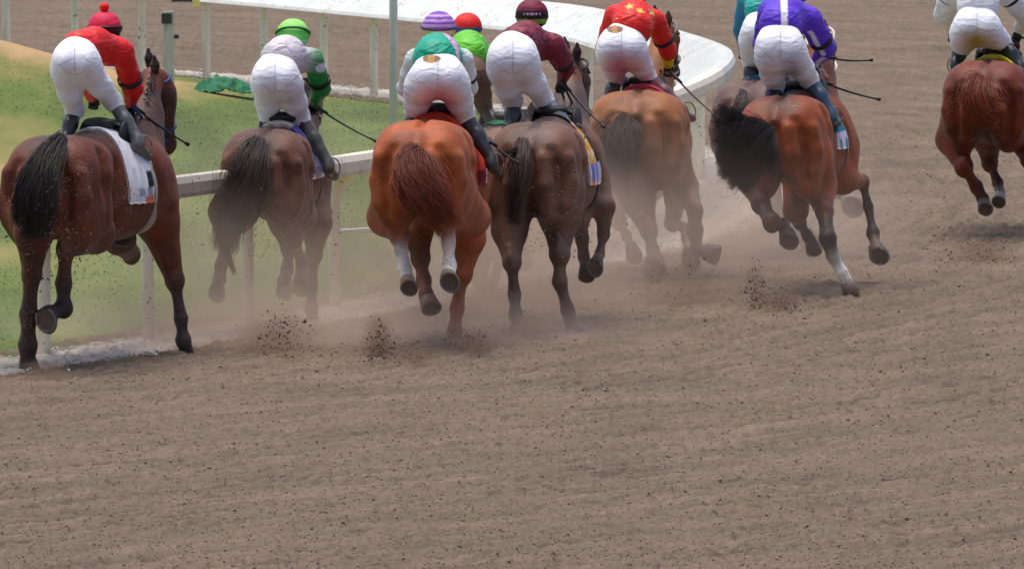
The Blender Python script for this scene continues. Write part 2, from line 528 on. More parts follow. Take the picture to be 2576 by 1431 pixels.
YB = np.concatenate([np.linspace(-40, 20, 7), np.linspace(25, 180, 156), np.linspace(200, 1800, 16)])
X, Y, Fc = grid_mesh(XB, YB)
Q = pdist(X, Y)
gnd = mesh_obj('ground', np.stack([X.ravel(), Y.ravel(), np.full(X.size, -0.045)], 1), Fc, M_soil, attrs={'q': Q.ravel(), 'lime': np.zeros(Q.size)})
tag(gnd, kind='structure')

# infield lawn
def grass_mat():
    m = bpy.data.materials.new('lawn_grass'); m.use_nodes = True
    N, L = m.node_tree.nodes, m.node_tree.links
    b = N['Principled BSDF']; b.inputs['Roughness'].default_value = 0.85; b.inputs['Specular IOR Level'].default_value = 0.2
    tc = N.new('ShaderNodeTexCoord')
    mp = N.new('ShaderNodeMapping'); mp.inputs['Scale'].default_value = (1.0, 0.22, 1.0); L.new(tc.outputs['Object'], mp.inputs[0])
    n1 = N.new('ShaderNodeTexNoise'); n1.inputs['Scale'].default_value = 1.3; n1.inputs['Detail'].default_value = 7; n1.inputs['Roughness'].default_value = 0.62
    L.new(mp.outputs[0], n1.inputs['Vector'])
    dry = N.new('ShaderNodeAttribute'); dry.attribute_name = 'dry'
    ad = N.new('ShaderNodeMath'); ad.operation = 'ADD'; L.new(n1.outputs['Fac'], ad.inputs[0]); L.new(dry.outputs['Fac'], ad.inputs[1])
    r = N.new('ShaderNodeValToRGB')
    e = r.color_ramp.elements
    e[0].position = 0.34; e[0].color = (*lin((70, 86, 36)), 1)
    e[1].position = 1.02; e[1].color = (*lin((172, 142, 98)), 1)
    x = e.new(0.55); x.color = (*lin((90, 106, 46)), 1)
    x = e.new(0.78); x.color = (*lin((128, 120, 66)), 1)
    L.new(ad.outputs[0], r.inputs[0])
    n2 = N.new('ShaderNodeTexNoise'); n2.inputs['Scale'].default_value = 38; n2.inputs['Detail'].default_value = 6
    L.new(tc.outputs['Object'], n2.inputs['Vector'])
    r2 = N.new('ShaderNodeMapRange'); r2.inputs[1].default_value = 0.3; r2.inputs[2].default_value = 0.7; r2.inputs[3].default_value = 0.9; r2.inputs[4].default_value = 1.08
    L.new(n2.outputs['Fac'], r2.inputs[0])
    v = N.new('ShaderNodeVectorMath'); v.operation = 'SCALE'; L.new(r.outputs[0], v.inputs[0]); L.new(r2.outputs[0], v.inputs['Scale'])
    L.new(v.outputs[0], b.inputs['Base Color'])
    bp = N.new('ShaderNodeBump'); bp.inputs['Strength'].default_value = 0.35; bp.inputs['Distance'].default_value = 0.02
    L.new(n2.outputs['Fac'], bp.inputs['Height']); L.new(bp.outputs[0], b.inputs['Normal'])
    return m
M_grass = grass_mat()
def lawn_h(X, Y, Q):
    ins = np.clip(-Q - 0.6, -1, 50)
    mound = 1.0 * np.exp(-(((X + 6.6) / 2.9) ** 2 + ((Y - 102) / 7.0) ** 2))
    z = np.where(ins > -.12, -0.01 + 0.12 * np.clip(ins / 1.6, 0, 1), -0.1)
    z = z + np.clip(ins, 0, 1) * (mound + 0.05 * (vnoise(X * 0.6, Y * 0.4, 21) - 0.5))
    return z
def dryf(X, Y):
    left = np.clip((-2.6 - X) / 1.6, 0, 1)
    band = np.exp(-((Y - 105) / 3.5) ** 2) * .62 + np.clip(vnoise(X * 0.35 + 4, Y * 0.28 + X * .12, 71) - .45, 0, 1) * .9 + np.exp(-((Y - 84 - X * .8) / 1.6) ** 2) * .42
    return left * band
X, Y, Fc = grid_mesh(np.arange(-46, 2.6, 0.12), np.arange(42, 152, 0.16))
Q = pdist(X, Y)
Z = lawn_h(X, Y, Q)
q4 = Q.ravel()[Fc].max(1)
keep = Q.ravel()[Fc].min(1) < -0.45
Fc2 = Fc[keep]
used = np.zeros(X.size, bool); used[Fc2.ravel()] = True
remap = np.cumsum(used) - 1
dryv = dryf(X, Y) + 0.14 * vnoise(X * 0.8, Y * 0.3, 55) - 0.08
pts = np.stack([X.ravel(), Y.ravel(), Z.ravel()], 1)[used]
lawn = mesh_obj('infield_lawn', pts, remap[Fc2], M_grass, attrs={'dry': dryv.ravel()[used]})
tag(lawn, kind='structure')
# mown blades on the lawn that the camera side shows
def grass_blades(n, x0, x1, y0, y1):
    bx_ = RNG.uniform(x0, x1, n); by_ = RNG.uniform(y0, y1, n)
    bx_ = bx_
    q = pdist(bx_, by_)
    vis = (q < -0.5) & (np.abs(bx_) < by_ * 0.062)
    vis &= dryf(bx_, by_) < .16
    bx_, by_, q = bx_[vis], by_[vis], q[vis]
    z = lawn_h(bx_, by_, q) - 0.01
    n = len(bx_)
    hh = RNG.uniform(0.010, 0.028, n); an = RNG.uniform(0, math.pi, n); le = RNG.normal(0, 0.02, (n, 2))
    w = RNG.uniform(0.006, 0.012, n)
    V = np.zeros((n, 3, 3))
    V[:, 0] = np.stack([bx_ - w * np.cos(an), by_ - w * np.sin(an), z], 1)
    V[:, 1] = np.stack([bx_ + w * np.cos(an), by_ + w * np.sin(an), z], 1)
    V[:, 2] = np.stack([bx_ + le[:, 0], by_ + le[:, 1], z + hh], 1)
    f = np.arange(n * 3).reshape(n, 3)
    d = dryf(bx_, by_) + 0.22 * vnoise(bx_ * 0.8, by_ * 0.3, 55)
    mixv = np.clip(d * 1.5 + RNG.normal(0, 0.07, n), 0, 1)[:, None]
    col = lin((84, 96, 44)) * (1 - mixv) + lin((160, 136, 88)) * mixv
    return V.reshape(-1, 3), f, np.repeat(col, 3, 0)
M_blade = material('grass_blade', rough=0.7, spec=0.2)
V, f, c = grass_blades(80000, -7.0, 2.0, 63, 112)
tag(mesh_obj('grass', V, f, M_blade, cols=c, smooth=False), 'short mown grass growing on the infield inside the white rail', 'grass', kind='stuff')

# ------------------------------------------------------------------ safety rail
CREAM = lin((252, 246, 226)); WHITE = lin((208, 211, 205)); GREYW = lin((158, 154, 146))
rail = empty('safety_rail', (PATH[40][0], PATH[40][1], 0), 'long white racetrack rail with curved posts running round the grass infield', 'rail')
roff = np.array([PATH[40][0], PATH[40][1], 0])
i0 = np.argmin(np.abs(PATH[:, 1] - 60)); i1 = len(PATH) - 40
prof = [(0.00, 1.0), (0.015, 1.005), (0.022, 1.03), (0.022, 1.10), (0.0, 1.145), (-0.05, 1.155), (-0.12, 1.135), (-0.50, 0.90), (-0.52, 0.865), (-0.49, 0.86), (-0.12, 1.08), (-0.03, 1.09), (-0.02, 1.02)]
V = []; Fs = []
for i in range(i0, i1):
    fr_ = min(max((PATH[i][1] - 84) / 10, 0), 1)
    for (o, z) in prof:
        if o < -.4: z += .07 * (1 - fr_)
        V.append((PATH[i][0] + NRM[i][0] * o, PATH[i][1] + NRM[i][1] * o, z))
m_ = len(prof); n_ = i1 - i0
for i in range(n_ - 1):
    for k in range(m_):
        k2 = (k + 1) % m_
        Fs.append((i * m_ + k, (i + 1) * m_ + k, (i + 1) * m_ + k2, i * m_ + k2))
Fs.append(tuple(range(m_))); Fs.append(tuple((n_ - 1) * m_ + k for k in range(m_))[::-1])
V = np.array(V) - roff
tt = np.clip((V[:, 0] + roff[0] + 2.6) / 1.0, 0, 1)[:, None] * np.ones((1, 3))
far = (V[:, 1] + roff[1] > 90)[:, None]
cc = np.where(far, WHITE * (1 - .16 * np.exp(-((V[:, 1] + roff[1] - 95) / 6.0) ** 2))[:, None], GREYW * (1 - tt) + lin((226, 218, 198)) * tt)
rc = mesh_obj('rail_cover', V, Fs, M_plastic, rail, cc, smooth=False)
# posts: foot inside the lawn edge, curved neck up to the cover
def idx_near(x, y):
    return int(np.argmin((PATH[:, 0] - x) ** 2 + (PATH[:, 1] - y) ** 2))
def post_obj(i, o=-0.30, lean=0.24, w=0.046):
    x, y = PATH[i]; nx, ny = NRM[i]
    pts = [(x + nx * o, y + ny * o, -0.05), (x + nx * o, y + ny * o, 0.72)]
    for k in range(1, 7):
        a = k / 6 * math.pi / 2
        pts.append((x + nx * (o + lean * (1 - math.cos(a))), y + ny * (o + lean * (1 - math.cos(a))), 0.72 + 0.30 * math.sin(a)))
    return tube_obj('post', pts, [w] * 2 + [w * 0.95] * 4 + [w * 0.85] * 2, M_plastic, rail, roff, CREAM, 10)
def to_px(p):
    d = np.array(p, float) - [0, 0, HCAM]
    w_ = d[1] * math.cos(TH) - d[2] * math.sin(TH)
    return CX + F * d[0] / w_, CY - F * (d[1] * math.sin(TH) + d[2] * math.cos(TH)) / w_
foot_px = np.array([to_px((PATH[i][0] + NRM[i][0] * -.3, PATH[i][1] + NRM[i][1] * -.3, 0))[0] for i in range(len(PATH))])
apex = int(np.argmax(PATH[:, 0]))
near_i = [i for i in range(len(PATH)) if i < apex and PATH[i][1] > 60]
far_i = [i for i in range(len(PATH)) if i > apex + 10]
post_i = [min(near_i, key=lambda i: abs(foot_px[i] - t)) for t in (-195, 104, 376, 628, 847)]
k = post_i[-1] + 17
fend = min(far_i, key=lambda i: abs(foot_px[i] - 945))
while k < fend - 8:
    post_i.append(k); k += 17
post_i += [min(far_i, key=lambda i: abs(foot_px[i] - t)) for t in (945, 815, 665, 515, 355, 185, 10, -170)]
for i in post_i:
    post_obj(i)

# ------------------------------------------------------------------ loose clods lying on the track
ICO_V = None
def clods(name, centers, sizes, mat, cols, parent=None, seed=1):
    r = np.random.default_rng(seed)
    base = np.array([(1, 0, 0), (-1, 0, 0), (0, 1, 0), (0, -1, 0), (0, 0, 1), (0, 0, -1), (.6, .6, .5), (-.6, .55, -.5)], float)
    fc = np.array([(0, 2, 6), (2, 4, 6), (4, 0, 6), (2, 1, 4), (1, 3, 4), (3, 0, 4), (0, 5, 2), (2, 5, 7), (5, 1, 7), (1, 2, 7), (3, 1, 5), (0, 3, 5)])
    n = len(centers)
    sc = sizes[:, None, None] * r.uniform(0.55, 1.35, (n, 8, 1))
    st = r.uniform(0.6, 1.4, (n, 1, 3))
    V = base[None] * sc * st
    a = r.uniform(0, 2 * math.pi, n); ca, sa = np.cos(a), np.sin(a)
    x = V[:, :, 0] * ca[:, None] - V[:, :, 1] * sa[:, None]; y = V[:, :, 0] * sa[:, None] + V[:, :, 1] * ca[:, None]
    V = np.stack([x, y, V[:, :, 2]], 2) + centers[:, None, :]
    Fc = (fc[None] + (np.arange(n) * 8)[:, None, None]).reshape(-1, 3)
    return mesh_obj(name, V.reshape(-1, 3), Fc, mat, parent, np.repeat(cols, 8, 0))
n = 100000
D_ = 52 + 50 * RNG.random(n) ** 1.6
X_ = RNG.uniform(-1.15, 1.15, n) * D_ * 0.052
q = pdist(X_, D_)
ok = q > 0.1
X_, D_, q = X_[ok], D_[ok], q[ok]
zz = soil_height(X_, D_, q)
sz = np.clip(RNG.lognormal(math.log(0.0046), 0.34, len(X_)), 0.0025, 0.018)
sh_ = RNG.uniform(0.72, 1.25, len(X_))[:, None]
nw = 7000
iw = RNG.integers(60, len(PATH) - 60, nw); ow = RNG.normal(-.02, .26, nw)
cw = np.stack([PATH[iw][:, 0] + NRM[iw][:, 0] * ow, PATH[iw][:, 1] + NRM[iw][:, 1] * ow, np.zeros(nw)], 1)
sw = np.clip(RNG.lognormal(math.log(.0070), .5, nw), .003, .016); cw[:, 2] = sw * .35
tag(clods('lime_chips', cw, sw, M_clod, lin((226, 222, 212)) * RNG.uniform(.75, 1.1, nw)[:, None], seed=77), 'pale lime chips and crumbs strewn along the foot of the white rail', 'lime chips', kind='stuff')
cl = clods('track_clods', np.stack([X_, D_, zz + sz * 0.3], 1), sz, M_clod, lin((136, 118, 104)) * sh_)
tag(cl, 'loose brown clods scattered over the harrowed dirt track', 'soil clods', kind='stuff')
#@@ACTORS
# ------------------------------------------------------------------ horses
def Rz(a):
    c, s = math.cos(a), math.sin(a)
    return np.array([[c, -s, 0], [s, c, 0], [0, 0, 1.0]])
def Ry(a):
    c, s = math.cos(a), math.sin(a)
    return np.array([[c, 0, s], [0, 1, 0], [-s, 0, c]])
def Rx(a):
    c, s = math.cos(a), math.sin(a)
    return np.array([[1, 0, 0], [0, c, -s], [0, s, c]])
def unit(v):
    v = np.array(v, float); return v / (np.linalg.norm(v) + 1e-9)

def hoof(parent, off, top, axis, r=0.062, col=(0.05, 0.04, 0.035), fwd=(0, 1, 0)):
    """horn capsule: narrow coronet, wide toe, sole dished, steel shoe as its own part"""
    ax = unit(axis); f = np.array(fwd, float); f = unit(f - ax * (f @ ax)); s = np.cross(ax, f)
    V = []; Fs = []; n = 20
    L = r * 1.25
    rings = [(0, 0.80), (L * 0.12, 0.86), (L * 0.6, 0.96), (L, 1.08), (L * 1.02, 1.02), (L * 1.0, 0.80), (L * 0.86, 0.62), (L * 0.84, 0.2)]
    for (h, q) in rings:
        for k in range(n):
            a = 2 * math.pi * k / n
            toe = 1 + 0.16 * max(0, math.cos(a)) * h / L
            V.append(top + ax * (h - 0.010 * (1 if h < L * 0.1 else 0) * math.cos(a)) + r * q * (f * math.cos(a) * 1.08 * toe + s * math.sin(a)) + f * 0.25 * h)
    for i in range(len(rings) - 1):
        for k in range(n):
            k2 = (k + 1) % n
            Fs.append((i * n + k, i * n + k2, (i + 1) * n + k2, (i + 1) * n + k))
    Fs.append(tuple(range(n))[::-1]); Fs.append(tuple((len(rings) - 1) * n + k for k in range(n)))
    cc = np.tile(np.array(col), (len(V), 1)); cc[5 * n:] = lin((118, 98, 84)) * 0.8
    ho = mesh_obj('hoof', np.array(V) - off, Fs, M_hoof, parent, cc)
    pts = [top + ax * (L * 1.04) + r * 0.93 * (f * math.cos(a) * 1.2 + s * math.sin(a)) + f * 0.25 * L for a in np.linspace(-2.45, 2.45, 18)]
    V2, F2 = tube_mesh(pts, r * 0.12, 6)
    mesh_obj('horseshoe', np.array(V2) - off, F2, M_shoe, ho)
    return ho

def strands(name, guides, n, width, col, parent, off, rad=0.0035, seed=1, wave=0.02, mat=None, taper=0.55, spread_end=1.0):
    """guides: list of world points; hair tubes fan about the guide"""
    r = np.random.default_rng(seed)
    g = catmull(np.array(guides)[:, :3], 5) if len(guides) > 2 else np.array(guides, float)
    wd = np.interp(np.linspace(0, 1, len(g)), np.linspace(0, 1, len(width)), width)
    m = len(g)
    t = np.linspace(0, 1, m)
    tan = np.gradient(g, axis=0); tan /= np.linalg.norm(tan, axis=1)[:, None] + 1e-9
    side = np.cross(tan, np.array([0, 1.0, 0])); side /= np.linalg.norm(side, axis=1)[:, None] + 1e-6
    up = np.cross(side, tan)
    th = r.uniform(0, 2 * math.pi, n); rr = np.abs(r.normal(0, .52, n))
    ua, ub = np.cos(th) * rr, np.sin(th) * rr * 0.6
    end = np.clip(r.uniform(taper, 1.0, n) ** .8, .2, 1)
    ph = r.uniform(0, 6.28, (n, 2)); fr = r.uniform(1.0, 3.0, (n, 2))
    Vs = []; Fs = []
    tt = t[None, :] * end[:, None]
    G_ = np.stack([np.interp(tt, t, g[:, k]) for k in range(3)], -1)
    Sd = np.stack([np.interp(tt, t, side[:, k]) for k in range(3)], -1)
    Up = np.stack([np.interp(tt, t, up[:, k]) for k in range(3)], -1)
    Wd = np.interp(tt, t, wd)
    a = ua[:, None] * Wd * (1 + .35 * tt * np.sin(ph[:, 1:] * 3)) + wave * tt * np.sin(ph[:, :1] + fr[:, :1] * tt * 4)
    b = ub[:, None] * Wd + wave * tt * np.sin(ph[:, 1:] + fr[:, 1:] * tt * 4)
    ctr = G_ + Sd * a[..., None] + Up * b[..., None]
    ra = rad * (1 - 0.85 * tt / np.maximum(end[:, None], 1e-3) ** 1.0) + 0.0006
    V = np.zeros((n, m, 3, 3))
    for k in range(3):
        an = 2 * math.pi * k / 3
        V[:, :, k] = ctr + ra[..., None] * (Sd * math.cos(an) + Up * math.sin(an))
    base = np.arange(n * m * 3).reshape(n, m, 3)
    q = []
    for k in range(3):
        k2 = (k + 1) % 3
        q.append(np.stack([base[:, :-1, k], base[:, :-1, k2], base[:, 1:, k2], base[:, 1:, k]], -1).reshape(-1, 4))
    Fq = np.concatenate(q)
    sh = r.uniform(0.6, 1.3, n)
    col = np.array(col)
    if col.ndim == 1: cc = np.tile(col, (n * m * 3, 1)) * np.repeat(sh, m * 3)[:, None]
    else:
        cr = np.stack([np.interp(tt, np.linspace(0, 1, len(col)), col[:, k]) for k in range(3)], -1) * sh[:, None, None]
        cc = np.repeat(cr.reshape(-1, 3), 3, 0)
    return mesh_obj(name, V.reshape(-1, 3) - off, Fq, mat or M_hair, parent, cc)

def horse(label, D0, gx, c, yaw, coat, legs, tail, roll=0.0, w=1.0, hh=1.0, pal=None, poll=None, muzzle=None, cheek=None, ears=None,
          facing=(0, 1, 0), cloth=None, girth=lin((60, 50, 44)), group='racehorses galloping away', bridle=lin((30, 26, 24)), reins_to=None,
          cloth_y=(0.42, 1.02), cloth_phi=95, saddle=True, dark=None, mane=True, hs=1.0, sooty=None, dusty=0.0, trunk_extra=None, nose=None, cut=True):
    g0 = G(gx, 715.5)
    base = P(gx, 700, D0); off = np.array([base[0], D0, 0.0])
    E = empty('racehorse', off, label, 'horse', group)
    pal = pal or {}
    coat = np.array(coat); dark = np.array(dark) if dark is not None else coat * 0.6
    O = P(c[0], c[1], D0 + c[2])
    R = Rz(-math.radians(yaw)) @ Ry(math.radians(roll))
    def T(x, y, z): return O + R @ np.array([x * w, y, z * hh])
    def rad(a, b, d): return np.array([a * w, b, d * hh])
    B = Body()
    K = 0.09
    B.ell(T(0, .02, .01), rad(.27, .40, .27), R, coat, K)
    for s in (-1, 1):
        B.ell(T(s * .145, -.03, .00), rad(.20, .34, .26), R, coat, 0.05)
        B.ell(T(s * .175, -.10, -.22), rad(.165, .27, .30), R, coat, 0.06)
        B.ell(T(s * .115, -.27, -.13), rad(.115, .13, .24), R, coat, 0.06)
        B.ell(T(s * .22, .12, .10), rad(.085, .10, .09), R, coat, 0.09)      # point of hip
    B.ell(T(0, .48, .04), rad(.22, .38, .24), R, coat, K)
    B.ell(T(0, .78, .09), rad(.17, .42, .19), R, coat, K)
    B.ell(T(0, .78, -.16), rad(.30, .62, .335), R, coat, K)
    B.ell(T(0, 1.15, .10), rad(.10, .32, .15), R, coat, K)
    for s in (-1, 1):
        B.ell(T(s * .15, 1.18, -.16), rad(.15, .24, .32), R, coat, 0.08)
        B.ell(T(s * .13, 1.38, -.22), rad(.12, .16, .2), R, coat, 0.08)
    for s in (-1, 1):
        B.dig(T(s * .250, -.40, -.02), T(s * .215, -.36, -.46), .020, .030, .075)
        B.dig(T(s * .06, -.30, .29), T(s * .10, .10, .33), .012, .012, .06)
        B.ell(T(s * .235, .02, -.30), rad(.075, .14, .12), R, coat, .06)
    def hit(p, d, n=30):
        t = 0.0
        for _ in range(n):
            t += float(B.eval((p + d * t)[None])[0]) * .85
        return p + d * t
    fw, sdv, upv = R @ np.array([0, 1.0, 0]), R @ np.array([1.0, 0, 0]), R @ np.array([0, 0, 1.0])
    def seam(pts, d, r, depth, k=.05, out=None):
        hp = [hit(p, d) - d * (r - depth) for p in pts]
        for a_, b_ in zip(hp[:-1], hp[1:]): (out if out is not None else todo).append(('d', a_, b_, r, k))
    def ridge(pts, d, r, height, k=.05):
        hp = [hit(p, d) + d * (r - height) for p in pts]
        for a_, b_ in zip(hp[:-1], hp[1:]): todo.append(('r', a_, b_, r, k))
    todo = []
    for s in (-1, 1):
        bk = lambda x, z: T(s * x, -.95, z)
        sd_ = lambda y, z: T(s * 1.0, y, z)
        seam([bk(.165, .08), bk(.20, -.02), bk(.215, -.14), bk(.205, -.36)], fw, .028, .022, .06)
        ridge([bk(.10, .02), bk(.125, -.16), bk(.125, -.36)], fw, .045, .014)
        ridge([bk(.265, .02), bk(.285, -.14), bk(.265, -.30)], fw, .045, .012)
        seam([sd_(-.02, .16), sd_(-.04, -.06), sd_(.02, -.30)], -s * sdv, .03, .020)
        ridge([sd_(.06, .0), sd_(.10, -.20), sd_(.10, -.34)], -s * sdv, .06, .016)
        seam([sd_(.40, .02), sd_(.36, -.16), sd_(.30, -.30)], -s * sdv, .07, .030, .08)
        for i_ in range(5):
            seam([sd_(.62 + .1 * i_, -.02), sd_(.60 + .1 * i_, -.26)], -s * sdv, .014, .006, .03)
        seam([sd_(1.02, .05), sd_(1.05, -.30)], -s * sdv, .03, .016)
    seam([T(0, -.22, .9), T(0, .2, .9), T(0, .5, .9)], -upv, .02, .010, .05)
    for (q_, a_, b_, r_, k_) in todo:
        if q_ == 'd': B.dig(a_, b_, r_, r_, k_)
        else: B.cap(a_, b_, r_, r_, coat, k_)
    # tail dock and the cleft between the buttocks
    B.dig(T(0, -.47, .06), T(0, -.40, -.42), .035, .06, 0.06)
    B.cap(T(0, -.24, .15), T(0, -.37, .09), .05, .035, dark, 0.05)
    if trunk_extra:
        trunk_extra(B, T, R, rad, coat, dark)
    # neck and head
    pl = P(poll[0], poll[1], D0 + poll[2]) if poll else T(0.0, 2.0, .22)
    mz = P(muzzle[0], muzzle[1], D0 + muzzle[2]) if muzzle else T(0.0, 2.42, -.06)
    B.cap(T(0, 1.22, -.10), T(0, 1.22, -.10) * .35 + pl * .65 - np.array([0, 0, .06]), .22, .125, coat, 0.12)
    B.cap(T(0, 1.15, .08), pl - np.array([0, .02, .03]), .11, .075, coat, 0.12)
    hd = unit(mz - pl)
    f = np.array(facing, float); f = unit(f - hd * (f @ hd)); sd = unit(np.cross(hd, f))
    L = np.linalg.norm(mz - pl)
    Rh = np.stack([sd, hd, f], 1)
    B.ell(pl + hd * L * .28 - f * .01, np.array((.085, .17, .115)) * hs, Rh, coat, 0.05)
    B.ell(pl + hd * L * .32 - f * .07, np.array((.07, .12, .10)) * hs, Rh, coat, 0.05)          # jowl
    B.cap(pl + hd * L * .3 + f * .02, mz + f * 0.0, .085 * hs, .052 * hs, coat, 0.05)
    B.ell(mz + hd * .02, np.array((.055, .07, .06)) * hs, Rh, pal.get('nose', dark * .5), 0.04)
    for s in (-1, 1):
        B.ell(pl + hd * L * .30 + sd * s * .07 + f * .05, (.03, .04, .03), Rh, coat * .5, 0.03)
        B.ell(mz + hd * .03 + sd * s * .035 + f * .02, (.02, .025, .025), Rh, dark * .4, 0.02)
    trunk = Body(); trunk.p = list(B.p)
    # legs
    S_ = []
    for lg in legs:
        nodes = lg['n']; ck = lg.get('c', None)
        pw = [P(x, y, D0 + d) for (x, y, d, r, *_) in nodes]
        rr = [nd[3] * mpp(D0 + nd[2]) for nd in nodes]
        cl = [pal.get(nd[4], coat) if len(nd) > 4 else coat for nd in nodes]
        a = lg.get('root')
        if a is not None:
            rt = T(*a[:3]); B.cap(rt, pw[0], a[3], rr[0], coat, 0.08)
        for i in range(len(pw) - 1):
            kk = 0.045 if i == 0 else 0.018
            if i == 0:
                B.cap(pw[i], pw[i + 1], rr[i], rr[i + 1] * 0.85, cl[i], kk)
                # tendon string down to the back of the joint
                B.cap(pw[i] * .5 + pw[i + 1] * .5 - fw * rr[i] * .75, pw[i + 1] - fw * rr[i + 1] * .9 + np.array([0, 0, .03]), .022, .020, cl[i], .02)
                B.ell(pw[i + 1] - fw * rr[i + 1] * .55 + np.array([0, 0, .02]), np.array([.55, .8, .95]) * rr[i + 1], None, cl[i], .02)
            else:
                pa, pb_ = pw[i], pw[i + 1]; rm = min(rr[i], rr[i + 1]) * .80
                L_ = np.linalg.norm(pb_ - pa)
                if L_ > .14:
                    q1, q2 = pa * .72 + pb_ * .28, pa * .25 + pb_ * .75
                    B.cap(pa, q1, rr[i] * .9, rm, cl[i], kk); B.cap(q1, q2, rm, rm * .96, cl[i], .015); B.cap(q2, pb_, rm, rr[i + 1] * .9, cl[i], kk)
                    B.cap(q1 - fw * rm * .8, q2 - fw * rm * .9, rm * .55, rm * .55, cl[i], .01)
                else:
                    B.cap(pa, pb_, rr[i] * .92, rr[i + 1] * .9, cl[i], kk)
            B.ell(pw[i + 1], np.array([.98, 1.1, 1.15]) * rr[i + 1], None, cl[min(i + 1, len(cl) - 1)], 0.016)
        S_.append((pw[-1], lg['h'], rr[-1], lg.get('hc', (0.045, 0.036, 0.032)), lg.get('hr', None)))
    def coatpaint(V, Cc):
        l = (V - O) @ R / np.array([w, 1, hh])
        n_ = vnoise(l[:, 0] * 9 + 7, l[:, 1] * 5 + l[:, 2] * 8 + 3, 91)
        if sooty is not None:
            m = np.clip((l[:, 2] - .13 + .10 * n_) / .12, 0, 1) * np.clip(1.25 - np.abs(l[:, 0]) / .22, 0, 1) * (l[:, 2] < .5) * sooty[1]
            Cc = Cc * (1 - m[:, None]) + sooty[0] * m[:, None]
        m = np.clip((-.10 - l[:, 2]) / .22, 0, 1) * np.clip(1.2 - np.abs(l[:, 0]) / .13, 0, 1) * (l[:, 1] < 1.0) * .75     # inner-thigh and belly shade painted into the coat colour
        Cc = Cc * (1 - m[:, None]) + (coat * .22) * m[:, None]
        if dusty:
            m = np.clip((.02 - l[:, 2] + .25 * (n_ - .5)) / .4, 0, 1) * dusty * (.6 + .4 * n_)
            Cc = Cc * (1 - m[:, None]) + lin((134, 112, 98)) * m[:, None]
        return Cc
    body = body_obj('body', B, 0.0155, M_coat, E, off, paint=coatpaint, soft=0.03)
    for (tp, ax, r_, hc, hr) in S_:
        hoof(E, off, tp + unit(ax) * r_ * 0.35, ax, r=hr or max(r_ * 1.25, 0.058), col=hc, fwd=R @ np.array([0, 1, 0]))
    # ears, mane
    eo = ears or [(-1,), (1,)]
    for s in (-1, 1):
        b0 = pl + sd * s * .055 - hd * .03
        tip = b0 - hd * .06 + np.array([0, 0, .085]) + sd * s * .015
        eb = Body().cap(b0, b0 * .45 + tip * .55, .026, .030, dark * .7, .02).cap(b0 * .45 + tip * .55, tip, .030, .010, dark * .5, .02)
        body_obj('ear', eb, 0.008, M_coat, E, off)
    if mane:
        mr = np.random.default_rng(int(D0 * 10) % 1000)
        crest = [T(0, 1.3, .18), T(0, 1.3, .18) * .5 + pl * .5 + np.array([0, 0, .07]), pl + np.array([0, 0, .05])]
        cr = catmull(np.array(crest), 10)
        V = []; Fs = []
        for k in range(260):
            i = mr.integers(0, len(cr)); p0 = cr[i] + mr.normal(0, .012, 3)
            side = R @ np.array([1.0, -0.5, 0]) * mr.uniform(.02, .05)
            pts = [p0, p0 + side * .6 + np.array([0, 0, .015]), p0 + side * 1.1 + np.array([0, 0, -.05]) * mr.uniform(.6, 1.6), p0 + side * 1.2 - R @ np.array([0, .03, .12]) * mr.uniform(.6, 1.4)]
            v, f_ = tube_mesh(pts, [.004, .004, .003, .001], 3, False)
            o_ = len(V); V += v; Fs += [tuple(i2 + o_ for i2 in q_) for q_ in f_]
        mesh_obj('mane', np.array(V) - off, Fs, M_hair, E, np.tile(pal.get('mane', dark * .4), (len(V), 1)))
    # tail
    tg = [P(x, y, D0 + d) for (x, y, d, *_) in tail['g']]
    tw = [nd[3] * mpp(D0) for nd in tail['g']]
    core = Body()
    ncore = tail.get('core', len(tg) - 1)
    for i in range(ncore):
        core.cap(tg[i], tg[i + 1], tw[i] * .30, tw[i + 1] * .18, tail['c'] if np.ndim(tail['c']) == 1 else tail['c'][0], 0.03)
    tp_ = strands('tail', tg, tail.get('k', 900), tw, tail['c'], E, off, rad=tail.get('r', .0017), seed=int(D0 * 7), wave=tail.get('wave', .03), taper=tail.get('taper', .55))
    body_obj('tail_core', core, 0.014, M_hair, tp_, off)
    for (gd, n_, wv) in tail.get('more', []):
        gd = [(tail['g'][0][0] * .4 + gd[0][0] * .6, tail['g'][0][1] * .4 + gd[0][1] * .6, gd[0][2] * .5, 5)] + list(gd)
        gw = [P(x, y, D0 + d) for (x, y, d, *_) in gd]
        strands('tail_wisp', gw, n_, [nd[3] * mpp(D0) for nd in gd], tail['c'], tp_, off, rad=.0016, seed=n_, wave=wv, taper=.4)
    # saddle cloth wrapped on the barrel
    def surf(y, phi, axz=-.14):
        ce = T(0, y, axz); dr = R @ np.array([math.sin(phi), 0, math.cos(phi)])
        return ce, dr
    def wrap(y0, y1, p0, p1, ny, npn, offs, skew=0.0):
        pts = []; uv = []
        for i in range(ny):
            for j in range(npn):
                u = i / (ny - 1); v_ = j / (npn - 1)
                ph = math.radians(p0 + (p1 - p0) * v_)
                yy = y0 + (y1 - y0) * u + skew * math.sin(abs(ph)) 
                ce, dr = surf(yy, ph); pts.append((ce, dr)); uv.append((u, v_))
        ce = np.array([p[0] for p in pts]); dr = np.array([p[1] for p in pts])
        t = np.full(len(pts), .75)
        for _ in range(28):
            d = trunk.eval(ce + dr * t[:, None]); t -= d * .8
        return ce + dr * (t + offs)[:, None], ce + dr * (t - .02)[:, None], np.array(uv), ny, npn
